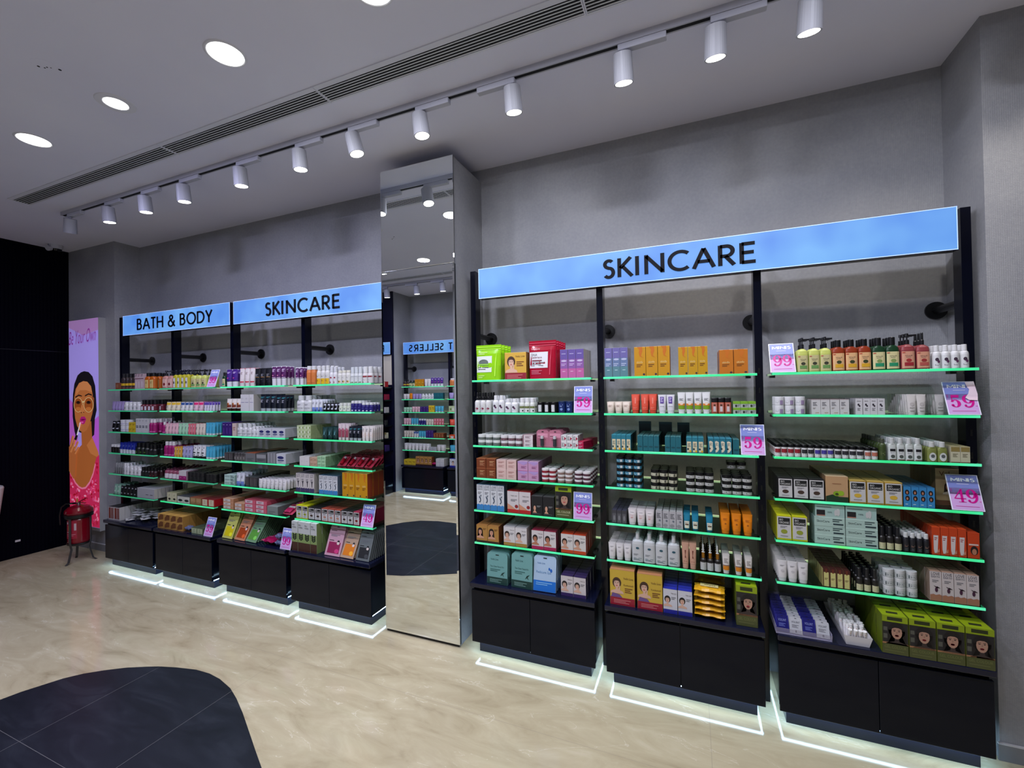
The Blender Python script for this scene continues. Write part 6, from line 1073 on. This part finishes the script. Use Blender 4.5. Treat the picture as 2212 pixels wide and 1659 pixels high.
# ------------------------------------------------------------------ poster light box on the left
PX0, PX1, PZ0, PZ1, PY = -5.25, -4.66, .24, 2.553, .264
t = empty('poster_lightbox', ((PX0 + PX1) / 2, PY, PZ0)); W2 = (PX1 - PX0) / 2; H2 = PZ1 - PZ0
q = MB(); q.box(-W2, .0, 0, W2, .0645, H2, mat((150, 150, 150), .4)); q.obj('casing', t)
q = MB()
def pm(m_c, strength):
    m = mat(m_c, .5, emit=strength); return m
def PP(a, bb):  # crop pixel -> local
    return ((a - 162) / 235 * 2 * W2 - W2, (1143 - (760 + bb / 3.455)) / 453 * H2)
LAY = [0]
def pp(pts, c, es=.55):
    LAY[0] += 1; q.poly([(PP(a, bb)[0], -.0003 - LAY[0] * .00003, PP(a, bb)[1]) for a, bb in pts], pm(c, es))
def pe(cx, cy, rx, ry, c, n=20, rot=0, es=.55):
    pp([(cx + rx * math.cos(2 * PI * k / n) * math.cos(rot) - ry * math.sin(2 * PI * k / n) * math.sin(rot), cy + rx * math.cos(2 * PI * k / n) * math.sin(rot) + ry * math.sin(2 * PI * k / n) * math.cos(rot)) for k in range(n)], c, es)
pp([(163, -240), (396, -240), (396, 1300), (163, 1300)], (160, 144, 222))
pp([(163, -240), (396, -240), (396, -150), (280, -120), (163, -190)], (164, 124, 180))
pp([(163, 355), (230, 420), (230, 700), (163, 700)], (176, 92, 190)); pp([(396, 480), (350, 520), (330, 640), (396, 780)], (176, 88, 196))
pp([(285, 148), (320, 156), (350, 190), (370, 260), (376, 350), (380, 440), (366, 500), (360, 620), (340, 640), (230, 600), (216, 640), (204, 600), (190, 490), (190, 400), (194, 320), (206, 240), (232, 178), (258, 156)], (22, 18, 24))
pp([(258, 560), (338, 520), (344, 650), (390, 745), (397, 800), (397, 1030), (180, 1030), (163, 870), (200, 760), (262, 700)], (164, 92, 44))
pp([(345, 640), (390, 745), (396, 790), (330, 760), (300, 700)], (186, 112, 60))
SKN = (178, 104, 54)
pp([(278, 222), (310, 228), (338, 262), (350, 320), (352, 400), (344, 470), (326, 540), (300, 590), (276, 606), (248, 594), (226, 560), (210, 500), (204, 430), (204, 340), (216, 280), (244, 236)], SKN)
pp([(278, 222), (310, 228), (338, 262), (346, 310), (300, 290), (250, 290), (216, 330), (222, 276), (244, 236)], (196, 124, 74))
pp([(344, 330), (362, 350), (358, 420), (344, 480), (352, 400)], (140, 76, 40))
pp([(212, 338), (240, 322), (266, 330), (266, 338), (240, 332), (214, 348)], (34, 20, 18)); pp([(290, 328), (318, 314), (344, 322), (344, 332), (318, 324), (290, 338)], (34, 20, 18))
for cx, ww in ((236, 32), (318, 34)):
    pe(cx, 400, ww + 4, 56, (214, 186, 130)); pe(cx, 400, ww, 52, (150, 76, 30)); pe(cx, 382, 18, 12, (60, 30, 20)); pe(cx, 380, 8, 8, (16, 10, 10)); pe(cx, 432, ww * .7, 16, (186, 108, 50))
pp([(266, 375), (286, 370), (286, 380), (266, 385)], (214, 186, 130))
pp([(262, 400), (274, 400), (288, 452), (280, 464), (262, 464), (252, 454)], (192, 118, 66)); pe(262, 458, 6, 4, (90, 44, 26)); pe(280, 456, 5, 4, (90, 44, 26))
pp([(248, 510), (262, 486), (272, 490), (284, 484), (300, 506), (286, 540), (270, 546), (254, 538)], (168, 26, 110)); pp([(252, 512), (272, 506), (298, 508), (272, 516)], (80, 10, 50)); pe(268, 530, 10, 5, (214, 90, 160))
# dress with mottled print
pp([(163, 905), (185, 935), (212, 985), (240, 1012), (262, 1020), (290, 1010), (322, 965), (348, 900), (364, 830), (376, 785), (397, 765), (397, 1298), (163, 1298)], (196, 40, 84))
pp([(163, 905), (185, 935), (212, 985), (240, 1012), (262, 1020), (290, 1010), (322, 965), (348, 900), (364, 830), (372, 835), (352, 915), (326, 980), (292, 1024), (262, 1032), (236, 1024), (206, 995), (180, 948), (163, 920)], (226, 120, 150))
rr = random.Random(3)
for k in range(190):
    a = rr.uniform(168, 392); bb = rr.uniform(830 if a > 374 else 940, 1290)
    if bb < 1035 - max(0, abs(a - 262) - 30) * 1.5 and 175 < a < 380: continue
    cc = rr.choice([(222, 110, 150), (160, 16, 40), (206, 70, 120), (176, 20, 60), (226, 150, 180)]); n = 7
    ph = rr.uniform(0, 6); sx = rr.uniform(4, 11); sy = rr.uniform(6, 20)
    pp([(min(396, max(164, a + sx * math.cos(2 * PI * j / n) * rr.uniform(.6, 1.2))), min(1296, bb + sy * math.sin(2 * PI * j / n) * rr.uniform(.6, 1.2))) for j in range(n)], cc)
# hand with lip wand
pp([(163, 720), (178, 700), (214, 720), (222, 800), (212, 940), (196, 960), (163, 905)], (170, 96, 50))
for (a, bb, c_, dd, r_) in ((176, 720, 196, 640, 10), (190, 730, 214, 655, 10), (206, 745, 236, 680, 9), (212, 770, 240, 720, 8), (176, 760, 206, 690, 9)):
    L_ = math.hypot(c_ - a, dd - bb); nx, ny = -(dd - bb) / L_ * r_, (c_ - a) / L_ * r_
    pp([(a + nx, bb + ny), (c_ + nx * .8, dd + ny * .8), (c_ + (c_ - a) / L_ * r_, dd + (dd - bb) / L_ * r_), (c_ - nx * .8, dd - ny * .8), (a - nx, bb - ny)], (196, 122, 70)); pp([(a - nx, bb - ny), (c_ - nx * .8, dd - ny * .8), (c_ - nx * .6, dd - ny * .6 + 2), (a - nx * .7, bb - ny * .7)], (130, 68, 36))
pp([(206, 660), (222, 620), (238, 624), (224, 668)], (14, 12, 16)); pp([(226, 626), (250, 548), (256, 552), (234, 630)], (226, 222, 222)); pe(254, 542, 6, 14, (226, 190, 206), rot=.3)
q.obj('printed_panel', t)
c = bpy.data.curves.new('txt', 'FONT'); c.body = 'Be Your Own'; c.shear = .35; c.resolution_u = 3; c.offset = -.006
o_ = bpy.data.objects.new('txt', c); me = bpy.data.meshes.new_from_object(o_); me.materials.append(pm((150, 56, 160), .35)); bpy.data.objects.remove(o_)
xs_ = [v.co.x for v in me.vertices]; ys_ = [v.co.y for v in me.vertices]; sx = .54 / (max(xs_) - min(xs_)); sy = .15 / (max(ys_) - min(ys_))
for v in me.vertices:
    x, y = (v.co.x - min(xs_)) * sx - .27, (v.co.y - min(ys_)) * sy; v.co = (x, -.011, y + (x + .27) * .05)
me.transform(Matrix.Translation((0, 0, 2.035)))
o_ = bpy.data.objects.new('lettering', me); COL.objects.link(o_); o_.parent = t
tag(t, 'tall backlit poster of woman in sunglasses applying lip gloss', 'poster')

# ------------------------------------------------------------------ fire extinguisher on its stand
t = empty('fire_extinguisher', (-4.64, .11, 0)); RED = mat((116, 6, 24), .2, coat=.4); IR = mat((70, 68, 66), .5, .4)
q = MB(); q.loft([(.26, .07, .07, 2), (.275, .118, .118, 2), (.31, .128, .128, 2), (.62, .128, .128, 2), (.64, .12, .12, 2)], RED, 28)
q.obj('cylinder', t)
q = MB(); q.loft([(.70, .150, .150, 2), (.725, .162, .162, 2), (.76, .155, .155, 2), (.80, .12, .12, 2), (.822, .06, .06, 2), (.83, .02, .02, 2)], RED, 28); q.obj('top_cover', t)
q = MB(); q.loft([(.635, .130, .130, 2), (.655, .158, .158, 2), (.70, .162, .162, 2)], M_BLK, 28); q.obj('collar', t)
q = MB()
for (u0, u1, v0, v1, cc) in ((-.6, .6, .36, .62, (150, 30, 50)), (-.5, -.3, .57, .6, (190, 180, 180)), (-.25, -.12, .47, .55, (200, 150, 50)), (.35, .55, .48, .58, (180, 160, 160)), (-.5, .5, .42, .427, (190, 120, 130)), (-.45, -.2, .45, .46, (190, 180, 180)), (-.5, .3, .40, .406, (190, 120, 130))):
    n = 8
    for k in range(n):
        a0 = -PI / 2 + .4 + u0 + (u1 - u0) * k / n; a1 = -PI / 2 + .4 + u0 + (u1 - u0) * (k + 1) / n; rr_ = .1285 + (.0003 if cc == (150, 30, 50) else .0008)
        q.poly([(rr_ * math.cos(a0), rr_ * math.sin(a0), v0), (rr_ * math.cos(a1), rr_ * math.sin(a1), v0), (rr_ * math.cos(a1), rr_ * math.sin(a1), v1), (rr_ * math.cos(a0), rr_ * math.sin(a0), v1)], mat(cc, .35))
q.obj('printed_label', t)
q = MB(); q.tube((0, 0, .825), (0, 0, .86), .022, M_CHROME, 12); q.tube((-.02, -.02, .85), (-.10, -.06, .846), .014, M_CHROME, 12); q.obj('valve', t)
q = MB(); q.box(.0, -.012, .86, .17, .012, .868, mat((110, 16, 22), .3)); q.path([(0, 0, .862), (.05, .0, .885), (.15, .02, .93)], .007, mat((110, 16, 22), .3)); q.obj('lever', t)
q = MB(); q.poly([(-.03, -.02, .87), (.02, -.025, .865), (.03, -.02, .90), (-.01, -.015, .915)], mat((214, 170, 60), .4)); q.path([(0, -.01, .88), (-.03, -.02, .93)], .002, mat((214, 170, 60), .4)); q.obj('seal_tag', t)
q = MB(); q.path([(-.09, -.055, .846), (-.17, -.08, .84), (-.24, -.10, .79), (-.29, -.10, .66), (-.30, -.09, .52)], .008, M_BLK, 8); q.obj('hose', t)
for a, (fx, fy) in zip((-2.0, .6, 2.9), ((.075, -.16), (.10, .085), (-.12, .03))):
    q = MB(); n_ = math.hypot(fx, fy); ux, uy = fx / n_, fy / n_
    pts = [(ux * .14, uy * .14, .65), (ux * .142, uy * .142, .30), (ux * .12, uy * .12, .2), (ux * .165, uy * .165, .03), (ux * .20, uy * .20, .006)]
    for p, r_ in zip(pts, pts[1:]):
        px_, py_ = -uy * .014, ux * .014
        for s_ in (1, -1):
            pass
        th = .004
        A1 = [(p[0] - px_ + ux * th, p[1] - py_ + uy * th, p[2]), (p[0] + px_ + ux * th, p[1] + py_ + uy * th, p[2]), (r_[0] + px_ + ux * th, r_[1] + py_ + uy * th, r_[2]), (r_[0] - px_ + ux * th, r_[1] - py_ + uy * th, r_[2])]
        B1 = [(v[0] - 2 * ux * th, v[1] - 2 * uy * th, v[2]) for v in A1]
        q.poly(A1, IR); q.poly(B1[::-1], IR)
        for k in range(4): q.poly([A1[k], B1[k], B1[(k + 1) % 4], A1[(k + 1) % 4]], IR)
    q.box(ux * .20 - .012, uy * .20 - .012, 0, ux * .20 + .012, uy * .20 + .012, .007, IR)
    q.obj('leg', t)
q = MB(); q.loft([(.245, .10, .10, 2), (.262, .132, .132, 2), (.285, .136, .136, 2)], M_BLK, 28); q.obj('bottom_ring', t)
t.scale = (.70, .70, .70); t.location = (-4.635, .08, 0)
tag(t, 'red fire extinguisher standing on three dark metal legs', 'fire extinguisher')
# white tapered pot edge at the far left and the little plate on the navy wall
b = MB(); b.loft([(0, .07, .07, 3), (.02, .075, .075, 3), (.80, .155, .155, 3), (.815, .150, .150, 3)], mat((196, 196, 194), .4), 28)
tag(b.obj('tapered_planter', loc=(-5.22, -.43, 0)), 'white tapered planter against navy wall at left edge', 'planter')
b = MB(); b.box(XL, -.12, .165, XL + .006, -.08, .185, mat((190, 190, 190), .3)); tag(b.obj('wall_plate'), 'small silver plate low on the navy wall', 'wall plate')

dup_ = [k for k, v in LABELS.items() if v > 1]
print('STOCK', COUNT[0], 'materials', len(MATS), 'duplicate labels', len(dup_), dup_[:30])
lw = [k for k in LABELS if not 4 <= len(k.replace('&', '').split()) <= 16]
print('LABEL LENGTH', lw[:20])
